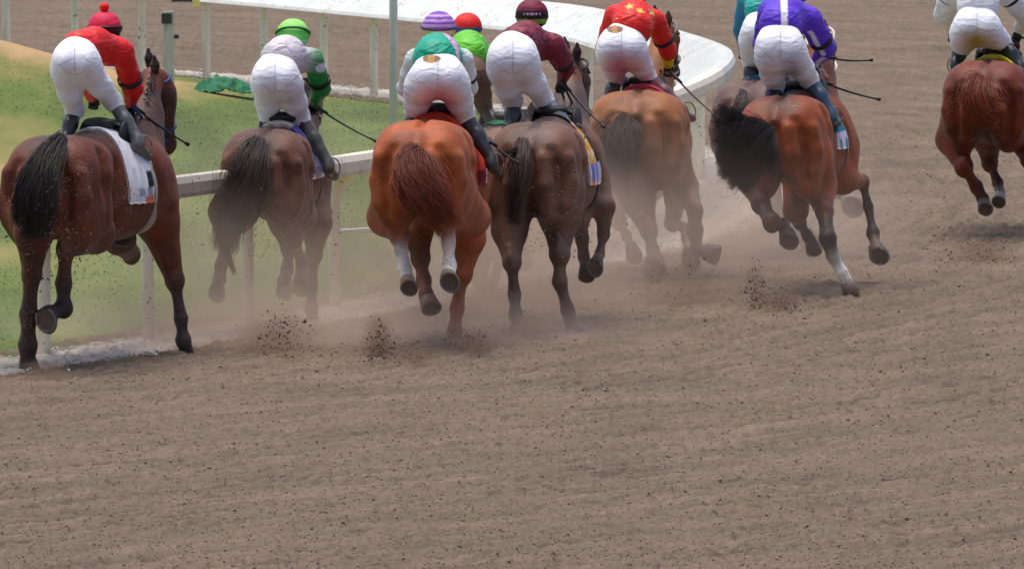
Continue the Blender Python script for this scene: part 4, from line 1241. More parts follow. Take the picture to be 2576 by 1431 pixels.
# ---- 9 runner hidden between chestnut and dark bay
c9 = lin((120, 85, 70)); pal9 = {'k': lin((104, 82, 72)), 'w': WS, 'mane': BLK, 'nose': BLK}
h9 = horse('brown racehorse mostly hidden ahead between the chestnut and the dusty dark bay', D9, 1220, (1226, 404, .3), 8, c9, [
    dict(n=[(1226, 560, .3, 36), (1220, 640, .2, 24, 'k'), (1214, 712, .3, 17, 'k'), (1210, 745, .3, 17, 'k')], root=(-.15, -.05, -.22, .15), h=(0, -.5, -1)),
    dict(n=[(1290, 560, .7, 36), (1262, 640, .4, 22, 'k'), (1240, 712, .4, 16, 'k'), (1240, 772, .4, 11, 'w'), (1246, 800, .4, 11, 'w')], root=(.15, .0, -.22, .15), h=(.5, .2, -1), hr=.045, hc=(.5, .42, .36)),
    dict(n=[(1200, 560, 1.4, 30), (1204, 620, 1.5, 20, 'k'), (1206, 680, 1.5, 16, 'k')], root=(-.12, 1.2, -.25, .14), h=(0, -.5, -1)),
    dict(n=[(1290, 560, 1.4, 30), (1310, 600, 1.5, 20, 'k'), (1318, 640, 1.5, 16, 'k')], root=(.12, 1.2, -.25, .14), h=(0, -.5, -1)),
], dict(g=[(1226, 350, -.05, 10), (1226, 400, -.35, 20), (1222, 470, -.4, 26), (1220, 530, -.4, 14)], c=lin((60, 48, 44)), k=500, wave=.03, core=2),
    pal=pal9, cloth=lambda u, v: lin((34, 120, 84)), cloth_phi=85, w=.9, hh=.9, dark=lin((66, 46, 38)), dusty=.6)
ph9 = lambda V, Cc, HD, hR: stripes(V, Cc, HD, hR, [(-2, -.3, (200, 40, 36)), (-.3, -.02, (60, 90, 170)), (-.02, 2, (226, 38, 34))])
j9 = jockey('jockey in lime green silks and a red cap with a blue band', D9, 1180, .7, (1176, 182), (56, 54), (1176, 68), 37, (1212, 128), (1140, 128), (1230, 196), (1120, 200), (1216, 238), (1150, 240),
     (1204, 210), (1150, 210), (1216, 266), (1150, 270), (1262, 340), (1150, 330), (1280, 352), (1140, 350), lin((96, 190, 44)), lin((226, 38, 34)), br=lin((104, 78, 64)), paintH=ph9,
     thr=(32, 26), armr=(20, 17), band=None, bootR=lin((70, 74, 70)), waist=(1180, 140), wr=48)

# ---- 4 dusty dark bay, maroon silks
c4 = lin((112, 72, 52)); pal4 = {'k': lin((72, 56, 52)), 'm': lin((92, 62, 50)), 'g': lin((92, 88, 88)), 'mane': BLK, 'nose': BLK}
def cloth4(u, v):
    a = abs(v - .5) * 2
    if a > .70:
        return lin((226, 220, 228)) if (u * 7) % 2 < 1.3 else lin((120, 120, 190)) if a < .94 else lin((222, 130, 70))
    if u > .66 or a < .2: return lin((34, 30, 34))
    return lin((226, 172, 84)) if int(u * 9 + a * 14) % 3 else (lin((226, 214, 190)) if int(a * 9) % 2 else lin((206, 112, 56)))
h4 = horse('dusty grey-brown racehorse with an orange and white saddle cloth', D4, 1352, (1352, 402, .3), 10, c4, [
    dict(n=[(1282, 580, .1, 44), (1288, 660, -.05, 25, 'k'), (1294, 740, .0, 17, 'g'), (1297, 790, .0, 18, 'g'), (1300, 803, .0, 16, 'g')], root=(-.16, -.1, -.22, .17), h=(.1, .2, -1), hc=tuple(lin((104, 98, 96)))),
    dict(n=[(1408, 545, .25, 50, 'm'), (1408, 640, .1, 28, 'm'), (1408, 708, .1, 20, 'm'), (1428, 780, .15, 18, 'k'), (1436, 805, .15, 17, 'g')], root=(.16, -.08, -.22, .18), h=(.35, .2, -1), hc=tuple(lin((104, 98, 96)))),
    dict(n=[(1452, 545, 1.3, 30, 'm'), (1464, 600, 1.4, 18, 'k'), (1468, 645, 1.4, 15, 'k'), (1474, 668, 1.35, 16, 'k')], root=(.02, 1.2, -.25, .14), h=(0, -.6, -.8)),
    dict(n=[(1520, 520, 1.35, 26, 'm'), (1518, 590, 1.45, 17, 'k'), (1508, 640, 1.4, 13, 'k'), (1502, 656, 1.3, 15, 'k')], root=(.16, 1.25, -.25, .16), h=(-.2, -1, -.4)),
], dict(g=[(1318, 352, -.05, 10), (1312, 382, -.32, 18), (1304, 440, -.42, 24), (1298, 510, -.40, 20), (1294, 570, -.36, 10)], c=lin((84, 68, 60)), k=650, wave=.04, core=2, taper=.5,
     more=[([(1310, 380, -.3, 10), (1280, 384, -.4, 12), (1262, 392, -.4, 6)], 160, .02)]),
    pal=pal4, poll=(1440, 158, 1.95), muzzle=(1464, 318, 2.2), facing=(.8, .7, .1), cloth=cloth4, cloth_y=(.55, .95), cloth_phi=104, bridle=lin((40, 38, 40)), dark=lin((58, 46, 44)), sooty=(lin((88, 78, 74)), .8), dusty=.45, w=1.0, reins_to=P(1412, 214, D4 + 1.3))
def ph4(V, Cc, HD, hR):
    z = (V[:, 2] - HD[2]) / hR; Cc[:] = lin((112, 24, 52)); Cc[(z < .30) & (z > -.22) & (V[:, 1] < HD[1] + .03)] = lin((44, 18, 34)); Cc[(z <= -.22) & (z > -.52)] = lin((140, 192, 70)); Cc[z <= -.52] = lin((70, 20, 30))
    x = (V[:, 0] - HD[0]) / hR; m = (z > .02) & (z < .12) & (np.abs(x) < .5) & ((x * 9).astype(int) % 2 == 0) & (V[:, 1] < HD[1]); Cc[m] = lin((196, 176, 190)); return Cc
def pj4(V, Cc, k):
    d = np.linalg.norm(V - (k['HD'] + np.array([.11, -.06, -.13])), axis=1); Cc[d < .035] = lin((224, 196, 120)); return Cc
j4 = jockey('jockey in maroon silks and a dark maroon cap with a lime band', D4, 1300, .70, (1290, 142), (74, 70), (1338, 38), 42, (1394, 118), (1292, 108), (1424, 170), (1270, 180), (1412, 208), (1290, 230),
     (1322, 172), (1262, 184), (1366, 250), (1290, 258), (1438, 330), (1290, 320), (1462, 352), (1278, 340), lin((118, 26, 52)), lin((112, 24, 52)), paintH=ph4, paintJ=pj4, thr=(38, 32), armr=(28, 23),
     boot=lin((60, 58, 58)), bootR=lin((112, 120, 128)), waist=(1302, 112), wr=50)
whip('thin brown whip pointing down right from the maroon-silked jockey', (1414, 208), (1522, 322), D4, 1.4, 1.0, col=tuple(lin((60, 44, 44))))

# ---- 5 light bay, red silks with yellow stars
c5 = lin((154, 91, 41)); pal5 = {'k': lin((92, 72, 62)), 'm': lin((126, 86, 64)), 'w': lin((206, 190, 172)), 'mane': BLK, 'nose': BLK}
h5 = horse('tan bay racehorse with a black tail and pink-edged saddle cloth', D5, 1610, (1606, 314, .3), 4, c5, [
    dict(n=[(1604, 500, .1, 44, 'm'), (1632, 580, -.05, 24, 'k'), (1642, 628, -.1, 17, 'k'), (1646, 648, -.15, 18, 'k')], root=(-.08, -.1, -.22, .19), h=(0, -.9, -.6), hr=.085, hc=(.10, .08, .07)),
    dict(n=[(1722, 470, .6, 34, 'm'), (1748, 530, .3, 22, 'k'), (1748, 580, .4, 22, 'k'), (1752, 622, .35, 15, 'k'), (1766, 632, .3, 14, 'k')], root=(.19, .0, -.2, .17), h=(1, -.3, -.25), hr=.078, hc=(.10, .08, .07)),
    dict(n=[(1545, 510, 1.3, 28, 'k'), (1558, 560, 1.5, 20, 'k'), (1576, 594, 1.4, 13, 'k'), (1588, 622, 1.2, 16, 'k')], root=(-.16, 1.2, -.22, .16), h=(.2, -1, -.6)),
    dict(n=[(1700, 500, 1.3, 27, 'k'), (1692, 560, 1.6, 22, 'k'), (1718, 572, 1.3, 13, 'k'), (1728, 598, 1.1, 15, 'w'), (1734, 632, 1.0, 16, 'k')], root=(.16, 1.2, -.22, .16), h=(.1, -1, -.6), hr=.07),
], dict(g=[(1578, 292, -.05, 10), (1566, 320, -.35, 26), (1548, 372, -.50, 38), (1544, 432, -.48, 34), (1546, 486, -.42, 16)], c=lin((78, 60, 50)), k=1500, wave=.11, core=1, taper=.3,
     more=[([(1590, 320, -.35, 16), (1600, 370, -.42, 22), (1590, 430, -.42, 12)], 300, .03)]),
    pal=pal5, poll=(1668, 70, 2.0), muzzle=(1690, 178, 2.3), facing=(.6, .8, .1), cloth=lambda u, v: lin((206, 60, 84)) if abs(v - .5) < .22 else (lin((214, 150, 170)) if u < .5 else lin((216, 212, 220))),
    cloth_phi=84, bridle=lin((120, 110, 104)), dark=lin((100, 68, 52)), sooty=(lin((96, 70, 54)), .45), dusty=.65, w=1.12, hh=.97, reins_to=P(1668, 180, D5 + 1.3))
def pj5(V, Cc, k):
    for (o, q) in (((-.09, -.03, .0), .2), ((.06, -.05, .07), .8), ((-.02, .1, .12), 1.4), ((.16, .1, .1), .4), ((.10, -.1, -.04), 2.0), ((.25, .12, .02), .9)):
        c_ = k['wst'] + np.array([o[0], 0, o[2] + .035]); Cc[star_mask(V, c_, (0, -1, .3), .040, q)] = lin((238, 200, 90))
    d = np.linalg.norm(V - k['HR'], axis=1); Cc[d < .16] = lin((222, 200, 30)); return Cc
pb5 = lambda V, Cc, k: stain(V, emblem(V, Cc, k['se'] + np.array([-.05, 0, k['rz'] * .70])), k, (-.01, 0, -.15), (.17, .5, .15), lin((196, 132, 166)), 1.0)
j5 = jockey('jockey in red silks with yellow stars and yellow cuffs', D5, 1570, .68, (1563, 116), (70, 62), (1600, -26), 40, (1650, 54), (1546, 40), (1680, 128), (1520, 120), (1680, 168), (1560, 160),
     (1600, 140), (1536, 144), (1626, 190), (1550, 196), (1716, 276), (1530, 260), (1742, 292), (1520, 276), lin((222, 34, 26)), lin((206, 30, 40)), paintJ=pj5, paintB=pb5, thr=(36, 28), armr=(24, 22),
     boot=lin((60, 50, 50)), bootR=lin((120, 74, 72)), waist=(1590, 70), wr=52, glove=lin((70, 56, 44)), bandR_at=.62)
whip('long brown whip trailing right from the yellow-cuffed jockey above the black tail', (1690, 186), (1812, 302), D5, 1.4, 1.0, col=tuple(lin((84, 60, 52))))

# ---- 7 runner beyond the purple rider
D7 = D6 + 4.6
c7 = lin((98, 72, 68)); pal7 = {'k': lin((84, 68, 62)), 'mane': BLK, 'nose': BLK}
h7 = horse('brown racehorse half hidden ahead of the bay with the flying black tail', D7, 1890, (1894, 282, .3), 10, c7, [
    dict(n=[(1900, 400, .3, 34), (1925, 450, .2, 22, 'k'), (1945, 500, .3, 16, 'k')], root=(-.15, -.05, -.22, .15), h=(0, -.5, -1)),
    dict(n=[(2000, 420, .3, 34), (2060, 450, .3, 20, 'k'), (2100, 480, .4, 15, 'k'), (2134, 502, .4, 15, 'k')], root=(.15, .0, -.22, .15), h=(.1, -1, -.3), hr=.08, hc=(.16, .13, .11)),
    dict(n=[(1935, 470, 1.4, 28), (1960, 540, 1.5, 20, 'k'), (2000, 575, 1.5, 15, 'k'), (2018, 578, 1.5, 14, 'k')], root=(-.12, 1.2, -.25, .14), h=(.4, -.6, -.6), hr=.08),
    dict(n=[(2030, 440, 1.4, 28), (2050, 480, 1.5, 18, 'k'), (2060, 500, 1.5, 14, 'k')], root=(.12, 1.2, -.25, .14), h=(0, -.5, -1)),
], dict(g=[(1872, 230, -.05, 10), (1862, 260, -.35, 18), (1850, 310, -.4, 14), (1850, 350, -.4, 8)], c=lin((92, 76, 68)), k=260, wave=.05, core=2),
    pal=pal7, cloth=lambda u, v: lin((60, 130, 150)), cloth_phi=85, w=.92, hh=.92, poll=(2030, 120, 1.9), muzzle=(2050, 190, 2.3))
j7 = jockey('jockey with teal and blue sleeves, half hidden beyond the purple-silked jockey', D7, 1900, .7, (1912, 78), (52, 56), (1950, -50), 36, (1960, 0), (1876, 4), (1990, 60), (1862, 76), (2000, 110), (1868, 124),
     (1932, 110), (1888, 110), (1950, 160), (1890, 156), (1990, 240), (1886, 210), (2004, 250), (1880, 226), lin((26, 158, 150)), lin((26, 150, 150)), sleeve=lin((26, 140, 150)), sleeveL=lin((24, 128, 168)),
     thr=(34, 26), armr=(20, 18), band=None, waist=(1912, 30), wr=40)

# ---- 6 bay with black tail flying, purple silks
c6 = lin((138, 62, 20)); pal6 = {'k': BLK * .8, 'm': lin((96, 46, 30)), 'w': lin((255, 252, 240)), 'b': lin((150, 118, 92)), 'mane': BLK, 'nose': BLK}
def ex6(B, T, R, rad, coat, dark):
    B.ell(T(.26, .0, -.16), rad(.09, .20, .24), R, coat, .05)
    B.dig(T(.40, -.12, .02), T(.34, -.16, -.42), .02, .03, .06)
h6 = horse('glossy bay racehorse with a black tail blown sideways and teal saddle cloth', D6, 1985, (1974, 330, .45), 13, c6, [
    dict(n=[(1888, 450, .4, 34, 'm'), (1914, 512, .2, 26, 'k'), (1942, 560, .0, 24, 'k'), (1962, 566, .2, 15, 'k'), (1972, 562, .3, 14, 'w'), (1978, 580, .25, 14, 'b')], root=(-.17, -.08, -.2, .17), h=(.1, -1, -.7), hr=.07, hc=(.09, .07, .06)),
    dict(n=[(2060, 470, .5, 44), (2074, 534, .25, 24, 'k'), (2082, 600, .0, 23, 'k'), (2094, 640, .05, 17, 'k'), (2098, 648, .05, 16, 'w'), (2118, 686, .05, 16, 'w'), (2130, 706, .05, 15, 'b')], root=(.16, -.04, -.22, .18), h=(.35, .1, -1), hc=(.2, .14, .11), hr=.066),
    dict(n=[(2002, 530, 1.35, 30, 'm'), (2012, 560, 1.5, 18, 'k'), (2030, 592, 1.4, 14, 'k'), (2040, 606, 1.4, 14, 'k')], root=(-.14, 1.2, -.25, .15), h=(.2, -.6, -.8), hc=(.05, .045, .05)),
    dict(n=[(2120, 452, 1.45, 36), (2170, 458, 1.7, 18, 'k'), (2184, 520, 1.7, 13, 'k'), (2196, 586, 1.6, 17, 'k'), (2203, 618, 1.5, 14, 'b')], root=(.15, 1.22, -.2, .17), h=(.15, -1, -.7), hr=.072, hc=(.12, .09, .07)),
], dict(g=[(1936, 326, -.1, 10), (1926, 336, -.34, 22), (1898, 350, -.50, 46), (1862, 366, -.58, 62), (1828, 372, -.6, 60), (1800, 372, -.6, 44)], c=np.array([BLK * .8, BLK * .8, BLK * 1.1]), k=3000, wave=.12, core=2, taper=.25, r=.0018,
     more=[([(1905, 370, -.42, 14), (1880, 410, -.5, 22), (1850, 440, -.5, 20), (1822, 462, -.5, 16)], 1100, .07), ([(1900, 345, -.4, 12), (1862, 318, -.5, 20), (1825, 296, -.5, 20), (1795, 282, -.5, 16)], 700, .08),
           ([(1925, 350, -.4, 12), (1940, 390, -.5, 16), (1942, 440, -.5, 12)], 700, .02), ([(1900, 360, -.42, 14), (1862, 384, -.5, 22), (1830, 404, -.5, 20), (1800, 410, -.5, 18)], 1100, .09),
           ([(1900, 352, -.42, 14), (1862, 345, -.5, 20), (1826, 336, -.5, 22), (1790, 330, -.5, 20)], 1000, .09), ([(1915, 375, -.42, 14), (1900, 420, -.5, 20), (1880, 455, -.5, 18), (1862, 480, -.5, 10)], 900, .05)]),
    pal=pal6, poll=(2062, 88, 2.0), muzzle=(2082, 196, 2.35), facing=(.7, .7, .1), cloth=lambda u, v: (lin((40, 128, 148)) if abs(v - .5) < .37 else (lin((206, 200, 224)) if abs(v - .5) < .43 else (lin((60, 130, 150)) if int(u * 10) % 2 else lin((222, 216, 224))))),
    cloth_y=(.60, .92), cloth_phi=98, bridle=lin((226, 220, 216)), dark=lin((84, 40, 26)), sooty=(lin((58, 46, 44)), .75), roll=-3, trunk_extra=ex6, girth=lin((120, 104, 92)), reins_to=P(2062, 170, D6 + 1.3))
def pj6(V, Cc, k):
    x = V[:, 0] - k['wst'][0] - .03; Cc[(np.abs(x) < .022) & (V[:, 1] < k['wst'][1] + .14) & (V[:, 2] > k['wst'][2] - .05)] = lin((238, 232, 240))
    for a, b in (('SR', 'ER'), ('ER', 'HR')):
        a, b = k[a], k[b]; ba = b - a; t = np.clip(((V - a) @ ba) / (ba @ ba), 0, 1); p = a + t[:, None] * ba
        d = V - p; m = (t > .02) & (t < .99) & (d[:, 1] < -.02) & (np.abs(d[:, 0] + .01) < .018); Cc[m] = lin((224, 212, 240))
    return Cc
pb6 = lambda V, Cc, k: stain(V, Cc, k, (.10, 0, -.16), (.09, .4, .13), lin((150, 156, 186)), .7)
j6 = jockey('jockey in purple silks with white stripes and clean white breeches', D6, 1970, .70, (1962, 116), (72, 68), (1998, -24), 41, (2038, 52), (1938, 30), (2076, 122), (1920, 110), (2052, 158), (1940, 160),
     (2002, 150), (1936, 156), (2034, 198), (1950, 216), (2092, 286), (1940, 260), (2106, 306), (1932, 280), lin((92, 52, 200)), lin((80, 44, 180)), paintJ=pj6, paintB=pb6, thr=(38, 30), armr=(29, 26),
     boot=lin((30, 34, 44)), bootR=lin((52, 74, 92)), waist=(1962, 62), wr=54, bandR_at=.7, bandL=False)
whip('black whip held straight out to the right at the purple-silked jockey wrist', (2082, 146), (2197, 152), D6, 1.5, 1.5)
whip('black whip slanting down right from the hip of the purple-silked jockey', (2066, 206), (2216, 252), D6, 1.35, 1.35)

# ---- 8 chestnut on the right edge
c8 = lin((104, 38, 16)); pal8 = {'k': lin((96, 44, 30)), 'w': WS, 'g': lin((132, 104, 92)), 'mane': lin((90, 40, 24)), 'nose': BLK}
h8 = horse('deep chestnut racehorse with a yellow saddle cloth at the right edge', D8, 2490, (2484, 232, .35), 8, c8, [
    dict(n=[(2395, 350, .4, 40), (2425, 420, .15, 25), (2456, 470, .25, 17, 'k'), (2474, 504, .2, 16, 'k')], root=(-.18, -.06, -.2, .17), h=(.1, -1, -.7), hr=.06, hc=(.14, .11, .1)),
    dict(n=[(2484, 350, 1.2, 36, 'k'), (2490, 410, 1.4, 22, 'k'), (2510, 460, 1.3, 14), (2516, 486, 1.2, 14, 'w')], root=(-.02, 1.2, -.22, .15), h=(-.2, -.9, -.7), hc=(.4, .36, .32)),
    dict(n=[(2562, 330, .5, 42), (2590, 400, .3, 25), (2600, 470, .3, 16, 'k'), (2606, 510, .25, 15, 'k')], root=(.18, -.04, -.2, .17), h=(.1, -1, -.7)),
    dict(n=[(2620, 340, 1.5, 30), (2650, 390, 1.7, 18), (2650, 440, 1.6, 14, 'k')], root=(.15, 1.2, -.22, .15), h=(.1, -1, -.7)),
], dict(g=[(2466, 196, -.1, 12), (2462, 216, -.36, 30), (2462, 254, -.46, 38), (2480, 292, -.46, 32), (2510, 300, -.42, 16)], c=lin((140, 66, 34)), k=3000, wave=.03, core=3, taper=.5,
     more=[([(2470, 280, -.44, 12), (2500, 290, -.46, 14), (2530, 262, -.42, 6)], 200, .02)]),
    pal=pal8, cloth=lambda u, v: lin((222, 206, 40)), cloth_phi=80, bridle=lin((40, 36, 36)), dark=lin((70, 30, 20)), w=1.06, hh=.96)
pb8 = lambda V, Cc, k: stain(V, Cc, k, (0, 0, -.12), (.17, .6, .11), lin((176, 160, 50)), 1.0)
j8 = jockey('jockey in white silks leaning low with a yellow stain on the breeches', D8, 2460, .68, (2456, 64), (66, 62), (2470, -96), 40, (2530, -20), (2396, -20), (2582, 42), (2374, 36), (2560, 84), (2392, 82),
     (2490, 84), (2422, 92), (2520, 104), (2420, 122), (2566, 168), (2404, 158), (2590, 176), (2400, 176), lin((228, 230, 234)), lin((40, 120, 90)), thr=(38, 28), armr=(28, 25), boot=lin((30, 44, 50)), bootR=lin((30, 44, 50)),
     waist=(2460, 16), wr=54, paintB=pb8, bandR_at=.2, bandL=True,
     paintJ=lambda V, Cc, k: np.where(((np.linalg.norm(V - k['EL'] - np.array([.03, -.04, .04]), axis=1) < .03) | (np.linalg.norm(V - k['wst'] - np.array([-.12, -.08, .05]), axis=1) < .035))[:, None], lin((40, 120, 90)), Cc))
whip('black whip beside the boot of the white-silked jockey at the right edge', (2552, 86), (2630, 112), D8, 1.2, 1.2)

# ------------------------------------------------------------------ infield furniture
pg = P(990, 320, 88); off = np.array([pg[0], 88, 0])
E = empty('light_pole', off, 'thin pale grey pole standing in the infield behind the chestnut', 'pole')
V, Fs = tube_mesh([off + [0, 0, .0], off + [0, 0, 3.9]], [.037, .034], 16)
mesh_obj('shaft', np.array(V) - off, Fs, material('galvanised', rough=.4, spec=.5, color=tuple(lin((206, 210, 210))), var=.08), E)
V, Fs = tube_mesh([off + [0, 0, .0], off + [0, 0, .06], off + [0, 0, .07]], [.075, .075, .04], 16)
mesh_obj('base_plate', np.array(V) - off, Fs, bpy.data.materials['galvanised'], E)
pg = P(425, 215, 101); off = np.array([pg[0], 101, 0])
E = empty('timber_post', off, 'weathered grey post with a dark bracket standing behind the dark bay head', 'post')
mg = material('weathered_timber', rough=.85, spec=.15, color=tuple(lin((196, 192, 176))), var=.25, vscale=6, bump=.4, bscale=18, aniso=(6, 6, 1))
V, Fs = box_mesh(off + [0, 0, .62], (.105, .105, 1.26)); mesh_obj('shaft', np.array(V) - off, Fs, mg, E, smooth=False)
V, Fs = box_mesh(off + [-.02, -.06, 1.18], (.10, .02, .1))
mesh_obj('bracket', np.array(V) - off, Fs, material('dark_iron', rough=.6, spec=.4, color=tuple(lin((58, 62, 54)))), E, smooth=False)
V, Fs = box_mesh(off + [.075, -.02, 1.0], (.05, .04, .04)); mesh_obj('bolt', np.array(V) - off, Fs, bpy.data.materials['dark_iron'], E, smooth=False)
# yellow marker with a dark lettered board at the far rail
pg = P(470, 2, 108.3); off = np.array([pg[0], 108.3, 0])
E = empty('marker_sign', off, 'small dark board with a yellow end plate beside the far rail at top left', 'sign')
V, Fs = box_mesh(off + [-.05, 0, pg[2] + .02], (.22, .02, .07)); mesh_obj('board', np.array(V) - off, Fs, bpy.data.materials['dark_iron'], E, smooth=False)
V, Fs = box_mesh(off + [.10, -.005, pg[2] + .0], (.07, .025, .12)); mesh_obj('end_plate', np.array(V) - off, Fs, material('yellow_paint', rough=.5, color=tuple(lin((226, 214, 110)))), E, smooth=False)
V, Fs = box_mesh(off + [-.05, 0.22, pg[2] + .03], (.03, .42, .03)); mesh_obj('arm', np.array(V) - off, Fs, mg, E, smooth=False)
la, lb = G(845, 583, .12), G(1040, 571, .12)
V, Fs = box_mesh((la + lb) / 2 + [0, 0, .0], (np.linalg.norm(lb - la), .10, .03), Rz(math.atan2(lb[1] - la[1], lb[0] - la[0])))
tag(mesh_obj('ground_strip', V, Fs, M_plastic, None, np.tile(WHITE, (8, 1)), smooth=False), kind='structure')
# crumpled green netting on the grass
def net():
    best = None
    for D in np.arange(92, 114, .25):
        p = P(566, 240, D); zl = float(lawn_h(p[:1], p[1:2], pdist(p[:1], p[1:2]))[0])
        if best is None or abs(p[2] - zl) < best[0]: best = (abs(p[2] - zl), p, zl)
    g = best[1]; off = np.array([g[0], g[1], best[2] - .12])
    r = np.random.default_rng(5)
    nx, ny = 60, 26
    u, v = np.meshgrid(np.linspace(-1, 1, nx), np.linspace(-1, 1, ny), indexing='ij')
    x = u * .34 * (1 - .2 * v * v) + .05 * (vnoise(u * 4 + 9, v * 4, 61) - .5); y = v * .24
    z = .15 + np.clip(1 - (u * u * 1.0 + v * v * .9), 0, 1) ** .7 * (.02 + .16 * vnoise(u * 4.5 + 3, v * 3 + 5, 62)) + .03 * vnoise(u * 14, v * 9, 63)
    i = np.arange(nx * ny).reshape(nx, ny)
    Fc = np.stack([i[:-1, :-1], i[1:, :-1], i[1:, 1:], i[:-1, 1:]], -1).reshape(-1, 4)
    o = mesh_obj('netting', np.stack([x.ravel(), y.ravel(), z.ravel()], 1), Fc, material('green_net', rough=.7, spec=.3, color=tuple(lin((26, 104, 66))), var=.45, vscale=14, bump=.6, bscale=30), smooth=True)
    o.location = off; md = o.modifiers.new('thick', 'SOLIDIFY'); md.thickness = .008
    tag(o, 'crumpled heap of green netting lying on the grass beyond the rail', 'netting')
net()

# ------------------------------------------------------------------ thrown dirt
def burst(label, px, py, D, w, h, n, seed, smin=.0032, smax=.013, depth=.8, fan=0.0):
    r = np.random.default_rng(seed)
    c0 = P(px, py, D)
    t = r.beta(1.2, 2.2, n)                      # height share
    s = mpp(D)
    x = r.normal(0, 1, n) * w * s * (.35 + .65 * (1 - t)) + fan * t * w * s
    z = t * h * s + r.normal(0, .02, n)
    y = r.normal(0, depth * .4, n)
    ctr = np.stack([x, y, np.maximum(z, -c0[2] + .01)], 1)
    sz = np.clip(r.lognormal(math.log(smin * 1.15), .5, n), smin * .5, smax)
    o = clods('flying_dirt', ctr, sz, M_clod, lin((108, 88, 76)) * r.uniform(.6, 1.3, n)[:, None], seed=seed)
    o.location = c0
    return tag(o, label, 'flying dirt', kind='stuff')
burst('burst of flung soil clods below the green-capped jockey', 715, 890, gD(895), 60, 130, 420, 1)
burst('burst of flung soil clods left of the planted chestnut leg', 962, 905, gD(905), 30, 110, 420, 2, depth=.4, fan=-.3)
burst('low spray of soil right of the flung burst by the chestnut', 1035, 905, gD(905), 42, 40, 220, 3)
burst('soil kicked up around the chestnut hoof', 1172, 880, gD(882), 36, 55, 300, 4)
burst('soil kicked up behind the dusty dark bay hooves', 1320, 838, gD(842), 38, 50, 260, 5)
burst('tall thin burst of soil left of the planted bay leg', 1905, 770, gD(775), 20, 120, 420, 6, depth=.3, fan=-.5)
burst('low rounded burst of soil beside the tall thin one', 1968, 775, gD(778), 34, 52, 420, 7)
burst('scattered soil under the rightmost chestnut', 2480, 655, gD(660), 60, 60, 260, 8)
burst('drifting specks of soil left of the rightmost chestnut', 2380, 650, gD(655), 50, 160, 70, 9, smin=.004, smax=.01)
burst('fine grit flying in front of the dark bay hindquarters', 190, 700, D1 - .6, 90, 380, 520, 10, smin=.003, smax=.008, depth=.3)
burst('fine grit flying in front of the dusty grey-brown rump', 1400, 640, D4 - .6, 80, 260, 420, 11, smin=.003, smax=.008, depth=.3)
burst('fine grit flying in front of the dark brown rump', 680, 640, D2 - .6, 90, 260, 360, 12, smin=.003, smax=.008, depth=.3)
burst('grit hanging over the track left of the bay', 1700, 760, gD(770), 120, 130, 160, 13, smin=.0035, smax=.009)

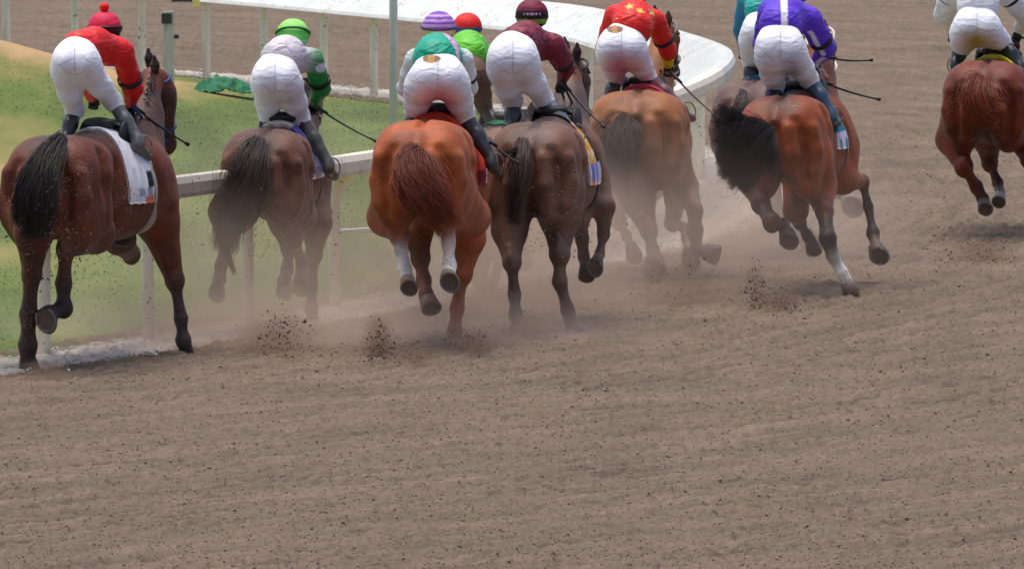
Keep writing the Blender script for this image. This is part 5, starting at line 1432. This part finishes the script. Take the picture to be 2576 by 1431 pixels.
# ------------------------------------------------------------------ dust in the air
def dust(label, c, r, dens, seed, thr=.42, nscale=1.3, col=(228, 208, 192)):
    m = bpy.data.materials.new('dust_volume'); m.use_nodes = True
    N, L = m.node_tree.nodes, m.node_tree.links
    N.remove(N['Principled BSDF'])
    v = N.new('ShaderNodeVolumePrincipled'); v.inputs['Color'].default_value = (*lin(col), 1); v.inputs['Anisotropy'].default_value = .2
    out = N['Material Output']; L.new(v.outputs[0], out.inputs['Volume'])
    tc = N.new('ShaderNodeTexCoord')
    no = N.new('ShaderNodeTexNoise'); no.inputs['Scale'].default_value = nscale; no.inputs['Detail'].default_value = 3; no.inputs['Roughness'].default_value = .55
    mp = N.new('ShaderNodeMapping'); mp.inputs['Location'].default_value = (seed * 3.1, seed, 0); mp.inputs['Scale'].default_value = r
    L.new(tc.outputs['Object'], mp.inputs[0]); L.new(mp.outputs[0], no.inputs['Vector'])
    ln = N.new('ShaderNodeVectorMath'); ln.operation = 'LENGTH'; L.new(tc.outputs['Object'], ln.inputs[0])
    fo = N.new('ShaderNodeMapRange'); fo.interpolation_type = 'SMOOTHSTEP'; fo.inputs[1].default_value = 1.0; fo.inputs[2].default_value = .15; fo.inputs[3].default_value = 0; fo.inputs[4].default_value = 1
    L.new(ln.outputs['Value'], fo.inputs[0])
    nr = N.new('ShaderNodeMapRange'); nr.inputs[1].default_value = thr - .12; nr.inputs[2].default_value = thr + .25
    L.new(no.outputs['Fac'], nr.inputs[0])
    a = N.new('ShaderNodeMath'); a.operation = 'MULTIPLY'; L.new(fo.outputs[0], a.inputs[0]); L.new(nr.outputs[0], a.inputs[1])
    b = N.new('ShaderNodeMath'); b.operation = 'MULTIPLY'; b.inputs[1].default_value = dens; L.new(a.outputs[0], b.inputs[0])
    L.new(b.outputs[0], v.inputs['Density'])
    bm_v = []; bm_f = []
    nu, nv = 24, 14
    for i in range(nv + 1):
        for j in range(nu):
            a_ = math.pi * i / nv; b_ = 2 * math.pi * j / nu
            bm_v.append((math.sin(a_) * math.cos(b_), math.sin(a_) * math.sin(b_), math.cos(a_)))
    for i in range(nv):
        for j in range(nu):
            bm_f.append((i * nu + j, (i + 1) * nu + j, (i + 1) * nu + (j + 1) % nu, i * nu + (j + 1) % nu))
    o = mesh_obj('dust', bm_v, bm_f, m)
    o.location = c; o.scale = r
    return tag(o, label, 'dust cloud', kind='stuff')
#dust clouds
def dc(label, px, py, D, rx, ry, rz, dens, seed, **k):
    c = P(px, py, D); dust(label, tuple(c), (rx, ry, rz), dens, seed, **k)
dc('brown dust haze drifting round the dark brown racehorse legs', 700, 690, 72.4, 1.6, 2.2, .80, .5, 1)
dc('brown dust haze hanging between the chestnut and dusty dark bay legs', 1260, 640, 75.8, 1.6, 1.8, .95, 1.4, 2)
dc('brown dust haze under the tan bay racehorse', 1600, 560, 79.6, 1.7, 2.4, .8, .75, 3)
dc('low dust cloud trailing behind the chestnut hooves', 900, 845, 72.0, 2.8, 1.6, .42, 1.25, 4)
dc('thin dust drifting past the bay legs', 1960, 560, 80.5, 1.4, 2.4, .7, .5, 5)
dc('low dust along the rail foot below the dark bay', 330, 820, 72.2, 1.6, 1.6, .42, .5, 6)
dc('wide thin veil of dust behind the whole field', 1150, 600, 76.5, 4.4, 4.5, 1.3, .16, 7)
PUF = (152, 130, 114)
for lb_, px, py, rx, rz, dn_, sd in (('dark puff of earth below the green-capped jockey', 700, 850, .42, .26, 4.0, 11), ('dark puff of earth left of the planted chestnut leg', 950, 868, .16, .30, 9.0, 12),
        ('low smear of earth beside the dark puff', 1050, 895, .26, .10, 6.0, 13), ('brown puff of earth around the planted chestnut hoof', 1180, 872, .22, .15, 8.0, 14),
        ('brown puff of earth behind the dusty hooves', 1325, 832, .24, .16, 7.0, 15), ('thin spire of earth left of the planted bay leg', 1893, 715, .10, .30, 8.0, 16),
        ('round puff of earth beside the thin spire', 1965, 762, .20, .14, 8.0, 17), ('faint puff of earth under the rightmost chestnut', 2480, 632, .36, .15, 4.0, 18), ('small puff of earth behind the far left hoof', 110, 930, .25, .10, 4.0, 19),
        ('broad smear of earth behind the tan bay', 1690, 740, .60, .16, 2.0, 20)):
    D = gD(max(py + 20, 640)) - .1
    dust(lb_, tuple(P(px, py, D)), (rx, rx * 1.4, rz), dn_, sd, thr=.46, nscale=2.2 / rx * .35, col=PUF)
